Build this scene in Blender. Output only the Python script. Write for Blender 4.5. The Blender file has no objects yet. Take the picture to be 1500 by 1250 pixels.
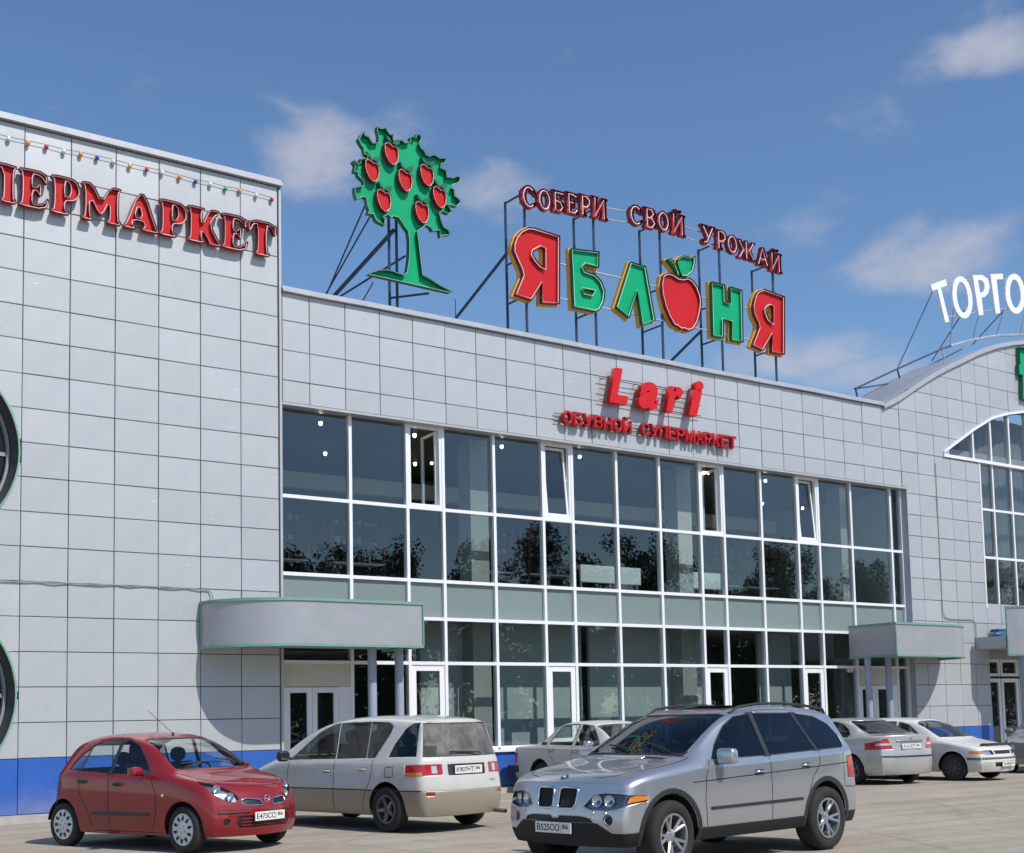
import bpy, bmesh, math, random
from mathutils import Vector, Matrix, geometry, noise
from mathutils.bvhtree import BVHTree

# ------------------------------------------------------------------ camera, sky, sun, exposure
SC = bpy.context.scene
COL = SC.collection
rad = math.radians
cam_d = bpy.data.cameras.new('camera')
cam = bpy.data.objects.new('camera', cam_d)
COL.objects.link(cam)
SC.camera = cam
cam_d.sensor_width = 36.0
cam_d.lens = 45.6
cam_d.shift_y = 0.1753
cam_d.clip_start = 0.1
cam_d.clip_end = 3000
cam.matrix_world = Matrix(((0.8111, -0.0336, -0.5840, 0.0),
                           (-0.5846, -0.0833, -0.8071, -23.71),
                           (-0.0215, 0.9960, -0.0872, 1.6),
                           (0, 0, 0, 1)))
SUN_DIR = Vector((0.27, -1.0, 1.14)).normalized()      # towards the sun
SUN_EL = math.asin(SUN_DIR.z)
SUN_AZ = math.atan2(SUN_DIR.x, SUN_DIR.y)
sun_d = bpy.data.lights.new('sun', 'SUN')
sun_d.energy = 3.9
sun_d.angle = rad(0.53)
sun_d.color = (1.0, 0.95, 0.87)
sun = bpy.data.objects.new('sun', sun_d)
sun.rotation_euler = SUN_DIR.to_track_quat('Z', 'Y').to_euler()
sun.location = (0, -30, 60)
COL.objects.link(sun)
SC.view_settings.view_transform = 'Standard'
SC.view_settings.look = 'None'
SC.view_settings.gamma = 1.0
SC.view_settings.use_curve_mapping = False
SC.view_settings.exposure = 0.0
SC.render.engine = 'CYCLES'
SC.cycles.max_bounces = 6
SC.cycles.use_adaptive_sampling = True
SC.cycles.adaptive_threshold = 0.02
SC.cycles.transparent_max_bounces = 16
SC.cycles.caustics_reflective = False
SC.cycles.caustics_refractive = False
try:
    SC.cycles.use_denoising = True
except Exception:
    pass

W = bpy.data.worlds.new('World')
SC.world = W
W.use_nodes = True
nt = W.node_tree
nt.nodes.clear()
def wn(t, **k):
    n = nt.nodes.new(t)
    for a, b in k.items():
        setattr(n, a, b)
    return n
wl = nt.links.new
out = wn('ShaderNodeOutputWorld')
bg = wn('ShaderNodeBackground')
bg.inputs['Strength'].default_value = 0.138
sky = wn('ShaderNodeTexSky', sky_type='NISHITA', sun_disc=False)
sky.sun_elevation = SUN_EL
sky.sun_rotation = SUN_AZ
sky.air_density = 1.0
sky.dust_density = 0.3
sky.ozone_density = 3.0
sky.altitude = 100
tc = wn('ShaderNodeTexCoord')
# clouds: broken cumulus wisps, thinning towards the zenith
sep = wn('ShaderNodeSeparateXYZ')
wl(tc.outputs['Generated'], sep.inputs[0])
def wmath(op, a, b=None, c=None):
    n = wn('ShaderNodeMath', operation=op)
    for i, v in enumerate((a, b, c)):
        if v is None:
            continue
        if isinstance(v, (int, float)):
            n.inputs[i].default_value = v
        else:
            wl(v, n.inputs[i])
    return n.outputs[0]
mp = wn('ShaderNodeMapping')
mp.inputs['Scale'].default_value = (1.0, 1.0, 2.1)
mp.inputs['Location'].default_value = (0.0, 0.0, 0.0)
wl(tc.outputs['Generated'], mp.inputs[0])
n1 = wn('ShaderNodeTexNoise')
n1.inputs['Scale'].default_value = 9.0
n1.inputs['Detail'].default_value = 9.0
n1.inputs['Roughness'].default_value = 0.58
n1.inputs['Distortion'].default_value = 0.25
wl(mp.outputs[0], n1.inputs['Vector'])
# cloud banks (direction, angular half sizes, weight)
def blob(d, rx, rz, wgt):
    d = Vector(d).normalized()
    vs = wn('ShaderNodeVectorMath', operation='SUBTRACT')
    wl(tc.outputs['Generated'], vs.inputs[0])
    vs.inputs[1].default_value = d
    vm = wn('ShaderNodeVectorMath', operation='MULTIPLY')
    wl(vs.outputs[0], vm.inputs[0])
    vm.inputs[1].default_value = (1 / rx, 1 / rx, 1 / rz)
    ln = wn('ShaderNodeVectorMath', operation='LENGTH')
    wl(vm.outputs[0], ln.inputs[0])
    mr = wn('ShaderNodeMapRange', interpolation_type='SMOOTHSTEP')
    wl(ln.outputs['Value'], mr.inputs[0])
    mr.inputs[1].default_value = 1.0
    mr.inputs[2].default_value = 0.0
    mr.inputs[3].default_value = 0.0
    mr.inputs[4].default_value = wgt
    return mr.outputs[0]
CLOUDS = [((0.4172, 0.8121, 0.4080), .085, .050, 1.0), ((0.4603, 0.7837, 0.417), .06, .03, .5), ((0.5274, 0.7608, 0.3782), .085, .042, .6),
          ((0.7555, 0.4836, 0.4420), .085, .032, .85), ((0.7787, 0.5395, 0.3203), .095, .042, 1.0),
          ((0.7125, 0.6050, 0.3554), .060, .028, .55), ((0.7359, 0.6239, 0.2630), .11, .036, 1.0), ((0.7539, 0.608, 0.249), .09, .03, .9),
          ((0.62, 0.74, 0.25), .10, .03, .45),
          ((-0.55, 0.75, 0.33), .2, .06, .8), ((0.95, -0.1, 0.3), .25, .07, .8), ((0.75, -0.55, 0.30), .22, .05, .7),
          ((0.45, -0.8, 0.42), .2, .05, .6), ((-0.3, -0.9, 0.33), .3, .07, .7), ((-0.9, -0.2, 0.3), .3, .07, .8)]
acc = None
for cdef in CLOUDS:
    b = blob(*cdef)
    acc = b if acc is None else wmath('MAXIMUM', acc, b)
shape = wmath('ADD', wmath('MULTIPLY', acc, 0.62), wmath('MULTIPLY', wmath('SUBTRACT', n1.outputs['Fac'], 0.5), 1.25))
mask = wn('ShaderNodeMapRange', interpolation_type='SMOOTHSTEP')
wl(shape, mask.inputs[0])
mask.inputs[1].default_value = 0.10
mask.inputs[2].default_value = 0.62
mask.inputs[3].default_value = 0.0
mask.inputs[4].default_value = 0.78
hs = wn('ShaderNodeHueSaturation')
hs.inputs['Saturation'].default_value = 1.10
hs.inputs['Hue'].default_value = 0.501
hs.inputs['Value'].default_value = 1.0
wl(sky.outputs[0], hs.inputs['Color'])
mix = wn('ShaderNodeMix', data_type='RGBA')
wl(mask.outputs[0], mix.inputs[0])
wl(hs.outputs[0], mix.inputs[6])
mix.inputs[7].default_value = (3.9, 3.95, 4.5, 1)
wl(mix.outputs[2], bg.inputs[0])
wl(bg.outputs[0], out.inputs[0])

# ------------------------------------------------------------------ helpers
random.seed(7)
class MB:
    """collects verts and faces of ONE mesh"""
    def __init__(s):
        s.v, s.f = [], []
    def add(s, vs, fs):
        n = len(s.v)
        s.v += [tuple(p) for p in vs]
        s.f += [tuple(i + n for i in f) for f in fs]
        return s
    def box(s, a, b):
        x0, y0, z0 = a
        x1, y1, z1 = b
        return s.add([(x0, y0, z0), (x1, y0, z0), (x1, y1, z0), (x0, y1, z0), (x0, y0, z1), (x1, y0, z1), (x1, y1, z1), (x0, y1, z1)],
                     [(0, 3, 2, 1), (4, 5, 6, 7), (0, 1, 5, 4), (1, 2, 6, 5), (2, 3, 7, 6), (3, 0, 4, 7)])
    def bar(s, p, q, r, n=6, r2=None, caps=True):
        p, q = Vector(p), Vector(q)
        r2 = r if r2 is None else r2
        d = (q - p).normalized()
        u = d.orthogonal().normalized()
        w = d.cross(u)
        vs, fs = [], []
        for c, rr in ((p, r), (q, r2)):
            for k in range(n):
                a = 2 * math.pi * (k + .5) / n
                vs.append(c + (u * math.cos(a) + w * math.sin(a)) * rr)
        for k in range(n):
            fs.append((k, (k + 1) % n, n + (k + 1) % n, n + k))
        if caps:
            fs.append(tuple(range(n - 1, -1, -1)))
            fs.append(tuple(range(n, 2 * n)))
        return s.add(vs, fs)
    def tube(s, pts, r, n=6, closed=False):
        pts = [Vector(p) for p in pts]
        m = len(pts)
        vs, fs = [], []
        prev = None
        for i, p in enumerate(pts):
            a = pts[i - 1] if (i > 0 or closed) else p
            b = pts[(i + 1) % m] if (i < m - 1 or closed) else p
            d = (b - a).normalized()
            if prev is None:
                u = d.orthogonal().normalized()
            else:
                u = (prev - d * prev.dot(d)).normalized()
            prev = u
            w = d.cross(u)
            for k in range(n):
                t = 2 * math.pi * k / n
                vs.append(p + (u * math.cos(t) + w * math.sin(t)) * r)
        for i in range(m if closed else m - 1):
            j = (i + 1) % m
            for k in range(n):
                fs.append((i * n + k, i * n + (k + 1) % n, j * n + (k + 1) % n, j * n + k))
        return s.add(vs, fs)
    def lathe(s, prof, n=32, axis='Y'):
        """prof: list of (radius, offset along axis)"""
        vs, fs = [], []
        for (r, h) in prof:
            for k in range(n):
                a = 2 * math.pi * k / n
                if axis == 'Y':
                    vs.append((r * math.cos(a), h, r * math.sin(a)))
                elif axis == 'Z':
                    vs.append((r * math.cos(a), r * math.sin(a), h))
                else:
                    vs.append((h, r * math.cos(a), r * math.sin(a)))
        for i in range(len(prof) - 1):
            for k in range(n):
                fs.append((i * n + k, i * n + (k + 1) % n, (i + 1) * n + (k + 1) % n, (i + 1) * n + k))
        return s.add(vs, fs)
    def mesh(s, name, m, smooth=False, fix=True):
        me = bpy.data.meshes.new(name)
        me.from_pydata(s.v, [], s.f)
        if fix:
            bm = bmesh.new()
            bm.from_mesh(me)
            bmesh.ops.recalc_face_normals(bm, faces=bm.faces)
            bm.to_mesh(me)
            bm.free()
        if m:
            me.materials.append(m)
        if smooth:
            me.polygons.foreach_set('use_smooth', [True] * len(me.polygons))
        return me
    def obj(s, name, m, parent=None, smooth=False, fix=True, loc=None):
        return link(name, s.mesh(name, m, smooth, fix), parent, loc)

def link(name, me, parent=None, loc=None):
    o = bpy.data.objects.new(name, me)
    COL.objects.link(o)
    if parent:
        o.parent = parent
    if loc:
        o.location = loc
    return o

def thing(name, label, cat, loc=(0, 0, 0), rz=0.0, group=None):
    o = bpy.data.objects.new(name, None)
    o.empty_display_size = 0.3
    COL.objects.link(o)
    o.location = loc
    o.rotation_euler = (0, 0, rz)
    return tag(o, label, cat, group)

def tag(o, label, cat, group=None, kind=None):
    o['label'] = label
    if cat:
        o['category'] = cat
    if group:
        o['group'] = group
    if kind:
        o['kind'] = kind
    return o

def struct(o):
    o['kind'] = 'structure'
    return o

def smooth_by_angle(me, ang=35):
    me.polygons.foreach_set('use_smooth', [True] * len(me.polygons))
    bm = bmesh.new()
    bm.from_mesh(me)
    c = math.cos(rad(ang))
    for e in bm.edges:
        if len(e.link_faces) == 2 and e.link_faces[0].normal.dot(e.link_faces[1].normal) < c:
            e.smooth = False
    bm.to_mesh(me)
    bm.free()
    return me

# ------------------------------------------------------------------ materials
MATS = {}
def mat(name, col, rough=0.5, metal=0.0, var=0.0, vscale=3.0, bump=0.0, bscale=40.0, coat=0.0, spec=0.5, rand=0.0, emit=None, dirt=None, flake=False):
    if name in MATS:
        return MATS[name]
    m = bpy.data.materials.new(name)
    m.use_nodes = True
    t = m.node_tree
    p = t.nodes['Principled BSDF']
    N, L = t.nodes.new, t.links.new
    p.inputs['Base Color'].default_value = (*col, 1)
    p.inputs['Roughness'].default_value = rough
    p.inputs['Metallic'].default_value = metal
    p.inputs['Specular IOR Level'].default_value = spec
    p.inputs['Coat Weight'].default_value = coat
    p.inputs['Coat Roughness'].default_value = 0.04
    if emit:
        p.inputs['Emission Color'].default_value = (*emit[0], 1)
        p.inputs['Emission Strength'].default_value = emit[1]
    tc = N('ShaderNodeTexCoord')
    cur = None
    if var:
        n = N('ShaderNodeTexNoise')
        n.inputs['Scale'].default_value = vscale
        n.inputs['Detail'].default_value = 6
        n.inputs['Roughness'].default_value = 0.62
        L(tc.outputs['Object'], n.inputs['Vector'])
        mr = N('ShaderNodeMapRange')
        mr.inputs[1].default_value = 0.3
        mr.inputs[2].default_value = 0.7
        mr.inputs[3].default_value = 1 - var
        mr.inputs[4].default_value = 1 + var
        L(n.outputs['Fac'], mr.inputs[0])
        mx = N('ShaderNodeMix')
        mx.data_type = 'RGBA'
        mx.blend_type = 'MULTIPLY'
        mx.inputs[0].default_value = 1
        mx.inputs[6].default_value = (*col, 1)
        L(mr.outputs[0], mx.inputs[7])
        cur = mx.outputs[2]
        rr = N('ShaderNodeMapRange')
        rr.inputs[1].default_value = 0.3
        rr.inputs[2].default_value = 0.7
        rr.inputs[3].default_value = max(0, rough - var * .5)
        rr.inputs[4].default_value = min(1, rough + var * .5)
        L(n.outputs['Fac'], rr.inputs[0])
        L(rr.outputs[0], p.inputs['Roughness'])
    if rand:
        oi = N('ShaderNodeObjectInfo')
        mr = N('ShaderNodeMapRange')
        mr.inputs[3].default_value = 1 - rand
        mr.inputs[4].default_value = 1 + rand
        L(oi.outputs['Random'], mr.inputs[0])
        mx = N('ShaderNodeMix')
        mx.data_type = 'RGBA'
        mx.blend_type = 'MULTIPLY'
        mx.inputs[0].default_value = 1
        mx.inputs[6].default_value = (*col, 1)
        if cur:
            L(cur, mx.inputs[6])
        L(mr.outputs[0], mx.inputs[7])
        cur = mx.outputs[2]
    if dirt:                                    # dust that clings up to a height: (colour, z0, z1, amount)
        dcol, z0, z1, amt = dirt
        sp = N('ShaderNodeSeparateXYZ')
        L(tc.outputs['Object'], sp.inputs[0])
        n = N('ShaderNodeTexNoise')
        n.inputs['Scale'].default_value = 5
        n.inputs['Detail'].default_value = 7
        L(tc.outputs['Object'], n.inputs['Vector'])
        ad = N('ShaderNodeMath')
        ad.operation = 'MULTIPLY_ADD'
        L(n.outputs['Fac'], ad.inputs[0])
        ad.inputs[1].default_value = -0.5
        ad.inputs[2].default_value = 0.25
        ad2 = N('ShaderNodeMath')
        L(sp.outputs[2], ad2.inputs[0])
        L(ad.outputs[0], ad2.inputs[1])
        mr = N('ShaderNodeMapRange')
        mr.inputs[1].default_value = z0
        mr.inputs[2].default_value = z1
        mr.inputs[3].default_value = amt
        mr.inputs[4].default_value = 0.03
        L(ad2.outputs[0], mr.inputs[0])
        mx = N('ShaderNodeMix')
        mx.data_type = 'RGBA'
        L(mr.outputs[0], mx.inputs[0])
        mx.inputs[6].default_value = (*col, 1)
        if cur:
            L(cur, mx.inputs[6])
        mx.inputs[7].default_value = (*dcol, 1)
        cur = mx.outputs[2]
        if coat:
            cm = N('ShaderNodeMapRange')
            cm.inputs[3].default_value = coat
            cm.inputs[4].default_value = 0.0
            L(mr.outputs[0], cm.inputs[0])
            L(cm.outputs[0], p.inputs['Coat Weight'])
    if cur:
        L(cur, p.inputs['Base Color'])
    if bump:
        n = N('ShaderNodeTexNoise')
        n.inputs['Scale'].default_value = bscale
        n.inputs['Detail'].default_value = 4
        L(tc.outputs['Object'], n.inputs['Vector'])
        b = N('ShaderNodeBump')
        b.inputs['Strength'].default_value = bump
        b.inputs['Distance'].default_value = 0.02
        L(n.outputs['Fac'], b.inputs['Height'])
        L(b.outputs[0], p.inputs['Normal'])
    MATS[name] = m
    return m

def glass(name, tint, ior=1.5, rough=0.0, dust=0.0, wobble=0.0):
    if name in MATS:
        return MATS[name]
    m = bpy.data.materials.new(name)
    m.use_nodes = True
    t = m.node_tree
    t.nodes.clear()
    N, L = t.nodes.new, t.links.new
    o = N('ShaderNodeOutputMaterial')
    mx = N('ShaderNodeMixShader')
    tr = N('ShaderNodeBsdfTransparent')
    tr.inputs[0].default_value = (*tint, 1)
    gl = N('ShaderNodeBsdfGlossy')
    gl.inputs['Roughness'].default_value = rough
    gl.inputs[0].default_value = (.95, .97, 1, 1)
    fr = N('ShaderNodeFresnel')
    gm = N('ShaderNodeNewGeometry')           # same reflectance from either side of a thin pane
    im = N('ShaderNodeMapRange')
    im.inputs[3].default_value = ior
    im.inputs[4].default_value = 1 / ior
    L(gm.outputs['Backfacing'], im.inputs[0])
    L(im.outputs[0], fr.inputs[0])
    L(fr.outputs[0], mx.inputs[0])
    L(tr.outputs[0], mx.inputs[1])
    L(gl.outputs[0], mx.inputs[2])
    if wobble:
        tc = N('ShaderNodeTexCoord')
        n = N('ShaderNodeTexNoise')
        n.inputs['Scale'].default_value = 1.3
        n.inputs['Detail'].default_value = 1
        L(tc.outputs['Object'], n.inputs['Vector'])
        b = N('ShaderNodeBump')
        b.inputs['Strength'].default_value = wobble
        b.inputs['Distance'].default_value = 0.03
        L(n.outputs['Fac'], b.inputs['Height'])
        L(b.outputs[0], gl.inputs['Normal'])
    last = mx
    if dust:
        tc = N('ShaderNodeTexCoord')
        n = N('ShaderNodeTexNoise')
        n.inputs['Scale'].default_value = 2.5
        n.inputs['Detail'].default_value = 8
        n.inputs['Roughness'].default_value = .65
        L(tc.outputs['Object'], n.inputs['Vector'])
        mr = N('ShaderNodeMapRange')
        mr.inputs[1].default_value = .38
        mr.inputs[2].default_value = .72
        mr.inputs[3].default_value = dust * .25
        mr.inputs[4].default_value = dust
        L(n.outputs['Fac'], mr.inputs[0])
        df = N('ShaderNodeBsdfDiffuse')
        df.inputs[0].default_value = (.45, .42, .37, 1)
        m2 = N('ShaderNodeMixShader')
        L(mr.outputs[0], m2.inputs[0])
        L(mx.outputs[0], m2.inputs[1])
        L(df.outputs[0], m2.inputs[2])
        last = m2
    L(last.outputs[0], o.inputs[0])
    MATS[name] = m
    return m

M_panel = mat('metal_panel', (.475, .495, .515), .42, .2, var=.05, vscale=1.3, rand=.045)
def scuffed(m):
    t = m.node_tree
    p = t.nodes['Principled BSDF']
    N, L = t.nodes.new, t.links.new
    tc = N('ShaderNodeTexCoord')
    oi = N('ShaderNodeObjectInfo')
    ad = N('ShaderNodeVectorMath')
    ad.operation = 'ADD'
    L(tc.outputs['Object'], ad.inputs[0])
    sc = N('ShaderNodeVectorMath')
    sc.operation = 'SCALE'
    sc.inputs[0].default_value = (37.0, 19.0, 53.0)
    L(oi.outputs['Random'], sc.inputs['Scale'])
    L(sc.outputs[0], ad.inputs[1])
    mp = N('ShaderNodeMapping')
    mp.inputs['Rotation'].default_value = (0, .6, 0)
    mp.inputs['Scale'].default_value = (2.2, 1, 9)
    L(ad.outputs[0], mp.inputs[0])
    n = N('ShaderNodeTexNoise')
    n.inputs['Scale'].default_value = 2.0
    n.inputs['Detail'].default_value = 5
    L(mp.outputs[0], n.inputs['Vector'])
    mr = N('ShaderNodeMapRange')
    mr.inputs[1].default_value = .70
    mr.inputs[2].default_value = .80
    mr.inputs[3].default_value = 0
    mr.inputs[4].default_value = .8
    L(n.outputs['Fac'], mr.inputs[0])
    # broad dusty streaks as well
    n2 = N('ShaderNodeTexNoise')
    n2.inputs['Scale'].default_value = .9
    n2.inputs['Detail'].default_value = 3
    L(ad.outputs[0], n2.inputs['Vector'])
    m2 = N('ShaderNodeMapRange')
    m2.inputs[1].default_value = .35
    m2.inputs[2].default_value = .75
    m2.inputs[3].default_value = .0
    m2.inputs[4].default_value = .14
    L(n2.outputs['Fac'], m2.inputs[0])
    src = p.inputs['Base Color'].links[0].from_socket
    a = N('ShaderNodeMix')
    a.data_type = 'RGBA'
    L(m2.outputs[0], a.inputs[0])
    L(src, a.inputs[6])
    a.inputs[7].default_value = (.50, .49, .45, 1)
    b = N('ShaderNodeMix')
    b.data_type = 'RGBA'
    L(mr.outputs[0], b.inputs[0])
    L(a.outputs[2], b.inputs[6])
    b.inputs[7].default_value = (.80, .80, .80, 1)
    L(b.outputs[2], p.inputs['Base Color'])
scuffed(M_panel)
M_blue = mat('blue_panel', (.02, .115, .47), .4, .0, var=.08, vscale=2, rand=.04, dirt=((.33, .31, .28), -.05, .5, .45))
M_joint = mat('joint_dark', (.10, .103, .108), .8)
M_trim = mat('light_trim', (.47, .48, .50), .42, .2, var=.06)
M_white = mat('white_frame', (.82, .83, .84), .35, var=.03)
M_green = mat('green_edge', (.19, .36, .28), .5, var=.12)
M_canopy = mat('canopy_sheet', (.41, .42, .445), .42, .3, var=.05)
M_soffit = mat('soffit', (.35, .36, .38), .6, var=.06)
M_concrete = mat('concrete', (.43, .41, .38), .85, var=.16, vscale=4, bump=.35, bscale=30)
M_spandrel = mat('spandrel_glass', (.215, .27, .265), .25, var=.06, vscale=.8, rand=.05)
M_glass = glass('window_glass', (.80, .85, .85), 1.62, 0.0, wobble=.035)
M_steel = mat('blue_grey_steel', (.055, .085, .15), .5, .3, var=.15)
M_lsteel = mat('light_steel', (.45, .47, .5), .45, .3, var=.1)
M_column = mat('column_paint', (.33, .37, .46), .5, var=.05)
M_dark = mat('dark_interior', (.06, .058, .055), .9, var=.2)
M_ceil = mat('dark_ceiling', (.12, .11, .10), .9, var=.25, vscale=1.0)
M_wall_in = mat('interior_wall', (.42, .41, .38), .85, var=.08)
M_board = mat('white_board', (.78, .78, .76), .6, var=.04)
M_black = mat('black_rubber', (.018, .018, .019), .6)
M_roof = mat('roof_sheet', (.42, .43, .46), .5, .3, var=.08, vscale=1)
M_red = mat('sign_red', (.56, .016, .020), .42, var=.07, vscale=1.5, spec=.2)
M_dred = mat('sign_wall_red', (.20, .010, .022), .42, var=.1)
M_green2 = mat('sign_green', (.004, .37, .165), .42, var=.08, vscale=1.2, spec=.2)
M_dgreen = mat('sign_wall_green', (.006, .13, .06), .42, var=.1)
M_yellow = mat('sign_yellow', (.80, .42, .06), .45, var=.08)
M_tube = mat('neon_tube', (.85, .72, .72), .2)
M_tubeg = mat('neon_tube_green', (.55, .80, .62), .2)
M_signwhite = mat('sign_white', (.86, .87, .9), .4, var=.02)
M_bright = mat('bright_red', (.62, .018, .024), .42, var=.05, spec=.2)
M_lamp = mat('lamp_glow', (1, .9, .7), .5, emit=((1, .82, .55), 14.0))
# ------------------------------------------------------------------ ground
def ground_mat():
    m = bpy.data.materials.new('dusty_asphalt')
    m.use_nodes = True
    t = m.node_tree
    p = t.nodes['Principled BSDF']
    N, L = t.nodes.new, t.links.new
    tc = N('ShaderNodeTexCoord')
    def ns(sc, det=6, rough=.6):
        n = N('ShaderNodeTexNoise')
        n.inputs['Scale'].default_value = sc
        n.inputs['Detail'].default_value = det
        n.inputs['Roughness'].default_value = rough
        L(tc.outputs['Object'], n.inputs['Vector'])
        return n.outputs['Fac']
    r1 = N('ShaderNodeValToRGB')
    r1.color_ramp.elements[0].position = .32
    r1.color_ramp.elements[0].color = (.37, .325, .262, 1)
    r1.color_ramp.elements[1].position = .68
    r1.color_ramp.elements[1].color = (.475, .42, .342, 1)
    L(ns(.35, 8, .65), r1.inputs[0])
    r2 = N('ShaderNodeValToRGB')
    r2.color_ramp.elements[0].position = .35
    r2.color_ramp.elements[0].color = (.86, .86, .86, 1)
    r2.color_ramp.elements[1].position = .7
    r2.color_ramp.elements[1].color = (1.07, 1.07, 1.07, 1)
    L(ns(4.5, 8, .7), r2.inputs[0])
    mx = N('ShaderNodeMix')
    mx.data_type = 'RGBA'
    mx.blend_type = 'MULTIPLY'
    mx.inputs[0].default_value = 1
    L(r1.outputs[0], mx.inputs[6])
    L(r2.outputs[0], mx.inputs[7])
    # scattered stones and oil spots
    vo = N('ShaderNodeTexVoronoi')
    vo.inputs['Scale'].default_value = 6.0
    L(tc.outputs['Object'], vo.inputs['Vector'])
    st = N('ShaderNodeMapRange')
    st.inputs[1].default_value = .05
    st.inputs[2].default_value = .09
    st.inputs[3].default_value = .45
    st.inputs[4].default_value = 1.0
    L(vo.outputs['Distance'], st.inputs[0])
    m2 = N('ShaderNodeMix')
    m2.data_type = 'RGBA'
    m2.blend_type = 'MULTIPLY'
    m2.inputs[0].default_value = .45
    L(mx.outputs[2], m2.inputs[6])
    L(st.outputs[0], m2.inputs[7])
    g = ns(90, 4, .7)
    r3 = N('ShaderNodeMapRange')
    r3.inputs[1].default_value = .3
    r3.inputs[2].default_value = .7
    r3.inputs[3].default_value = .75
    r3.inputs[4].default_value = 1.2
    L(g, r3.inputs[0])
    m3 = N('ShaderNodeMix')
    m3.data_type = 'RGBA'
    m3.blend_type = 'MULTIPLY'
    m3.inputs[0].default_value = 1
    L(m2.outputs[2], m3.inputs[6])
    L(r3.outputs[0], m3.inputs[7])
    v2 = N('ShaderNodeTexVoronoi')
    v2.feature = 'DISTANCE_TO_EDGE'
    v2.inputs['Scale'].default_value = .22
    wv = N('ShaderNodeTexNoise')
    wv.inputs['Scale'].default_value = 1.1
    wv.inputs['Detail'].default_value = 6
    L(tc.outputs['Object'], wv.inputs['Vector'])
    wm = N('ShaderNodeMix')
    wm.data_type = 'VECTOR'
    wm.inputs[0].default_value = .22
    L(tc.outputs['Object'], wm.inputs[4])
    L(wv.outputs['Color'], wm.inputs[5])
    L(wm.outputs[1], v2.inputs['Vector'])
    ck = N('ShaderNodeMapRange')
    ck.inputs[1].default_value = .0
    ck.inputs[2].default_value = .012
    ck.inputs[3].default_value = .86
    ck.inputs[4].default_value = 1.0
    L(v2.outputs['Distance'], ck.inputs[0])
    oil = N('ShaderNodeMapRange')
    oil.inputs[1].default_value = .60
    oil.inputs[2].default_value = .72
    oil.inputs[3].default_value = 1.0
    oil.inputs[4].default_value = .80
    L(ns(.8, 5, .55), oil.inputs[0])
    mp2 = N('ShaderNodeMapping')               # tyre streaks along the lot
    mp2.inputs['Rotation'].default_value = (0, 0, .12)
    mp2.inputs['Scale'].default_value = (.10, 2.2, 1)
    L(tc.outputs['Object'], mp2.inputs[0])
    sn = N('ShaderNodeTexNoise')
    sn.inputs['Scale'].default_value = 1.0
    sn.inputs['Detail'].default_value = 5
    L(mp2.outputs[0], sn.inputs['Vector'])
    stv = N('ShaderNodeMapRange')
    stv.inputs[1].default_value = .35
    stv.inputs[2].default_value = .68
    stv.inputs[3].default_value = .88
    stv.inputs[4].default_value = 1.10
    L(sn.outputs['Fac'], stv.inputs[0])
    mm1 = N('ShaderNodeMath')
    mm1.operation = 'MULTIPLY'
    L(ck.outputs[0], mm1.inputs[0])
    L(oil.outputs[0], mm1.inputs[1])
    mm2 = N('ShaderNodeMath')
    mm2.operation = 'MULTIPLY'
    L(mm1.outputs[0], mm2.inputs[0])
    L(stv.outputs[0], mm2.inputs[1])
    m4 = N('ShaderNodeMix')
    m4.data_type = 'RGBA'
    m4.blend_type = 'MULTIPLY'
    m4.inputs[0].default_value = 1
    L(m3.outputs[2], m4.inputs[6])
    L(mm2.outputs[0], m4.inputs[7])
    L(m4.outputs[2], p.inputs['Base Color'])
    p.inputs['Roughness'].default_value = .92
    p.inputs['Specular IOR Level'].default_value = .25
    b = N('ShaderNodeBump')
    b.inputs['Strength'].default_value = .6
    b.inputs['Distance'].default_value = .02
    L(ns(25, 8, .75), b.inputs['Height'])
    L(b.outputs[0], p.inputs['Normal'])
    return m
M_ground = ground_mat()
g = MB()
NX, NY = 70, 60
def gx(i):
    t = i / NX
    return -12 + 60 * t
def gy(j):
    return -24 + 24.6 * j / NY
for j in range(NY + 1):
    for i in range(NX + 1):
        x, y = gx(i), gy(j)
        edge = min(1, i / 4, (NX - i) / 4, j / 4, (NY - j) / 3)
        g.v.append((x, y, (noise.noise((x * .35, y * .35, 1)) * .016 + noise.noise((x * 1.3, y * 1.3, 4)) * .006) * max(0, edge)))
for j in range(NY):
    for i in range(NX):
        a = j * (NX + 1) + i
        g.f.append((a, a + 1, a + NX + 2, a + NX + 1))
# surround: far ground reaching the horizon, butted to the lot's straight edge
x0, x1, y0, y1, B = -12, 48, -24, .6, 1500
g.add([(-B, -B, 0), (B, -B, 0), (B, B, 0), (-B, B, 0), (x0, y0, 0), (x1, y0, 0), (x1, y1, 0), (x0, y1, 0)],
      [(0, 1, 5, 4), (1, 2, 6, 5), (2, 3, 7, 6), (3, 0, 4, 7)])
struct(g.obj('ground', M_ground, smooth=True, fix=False))

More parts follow.
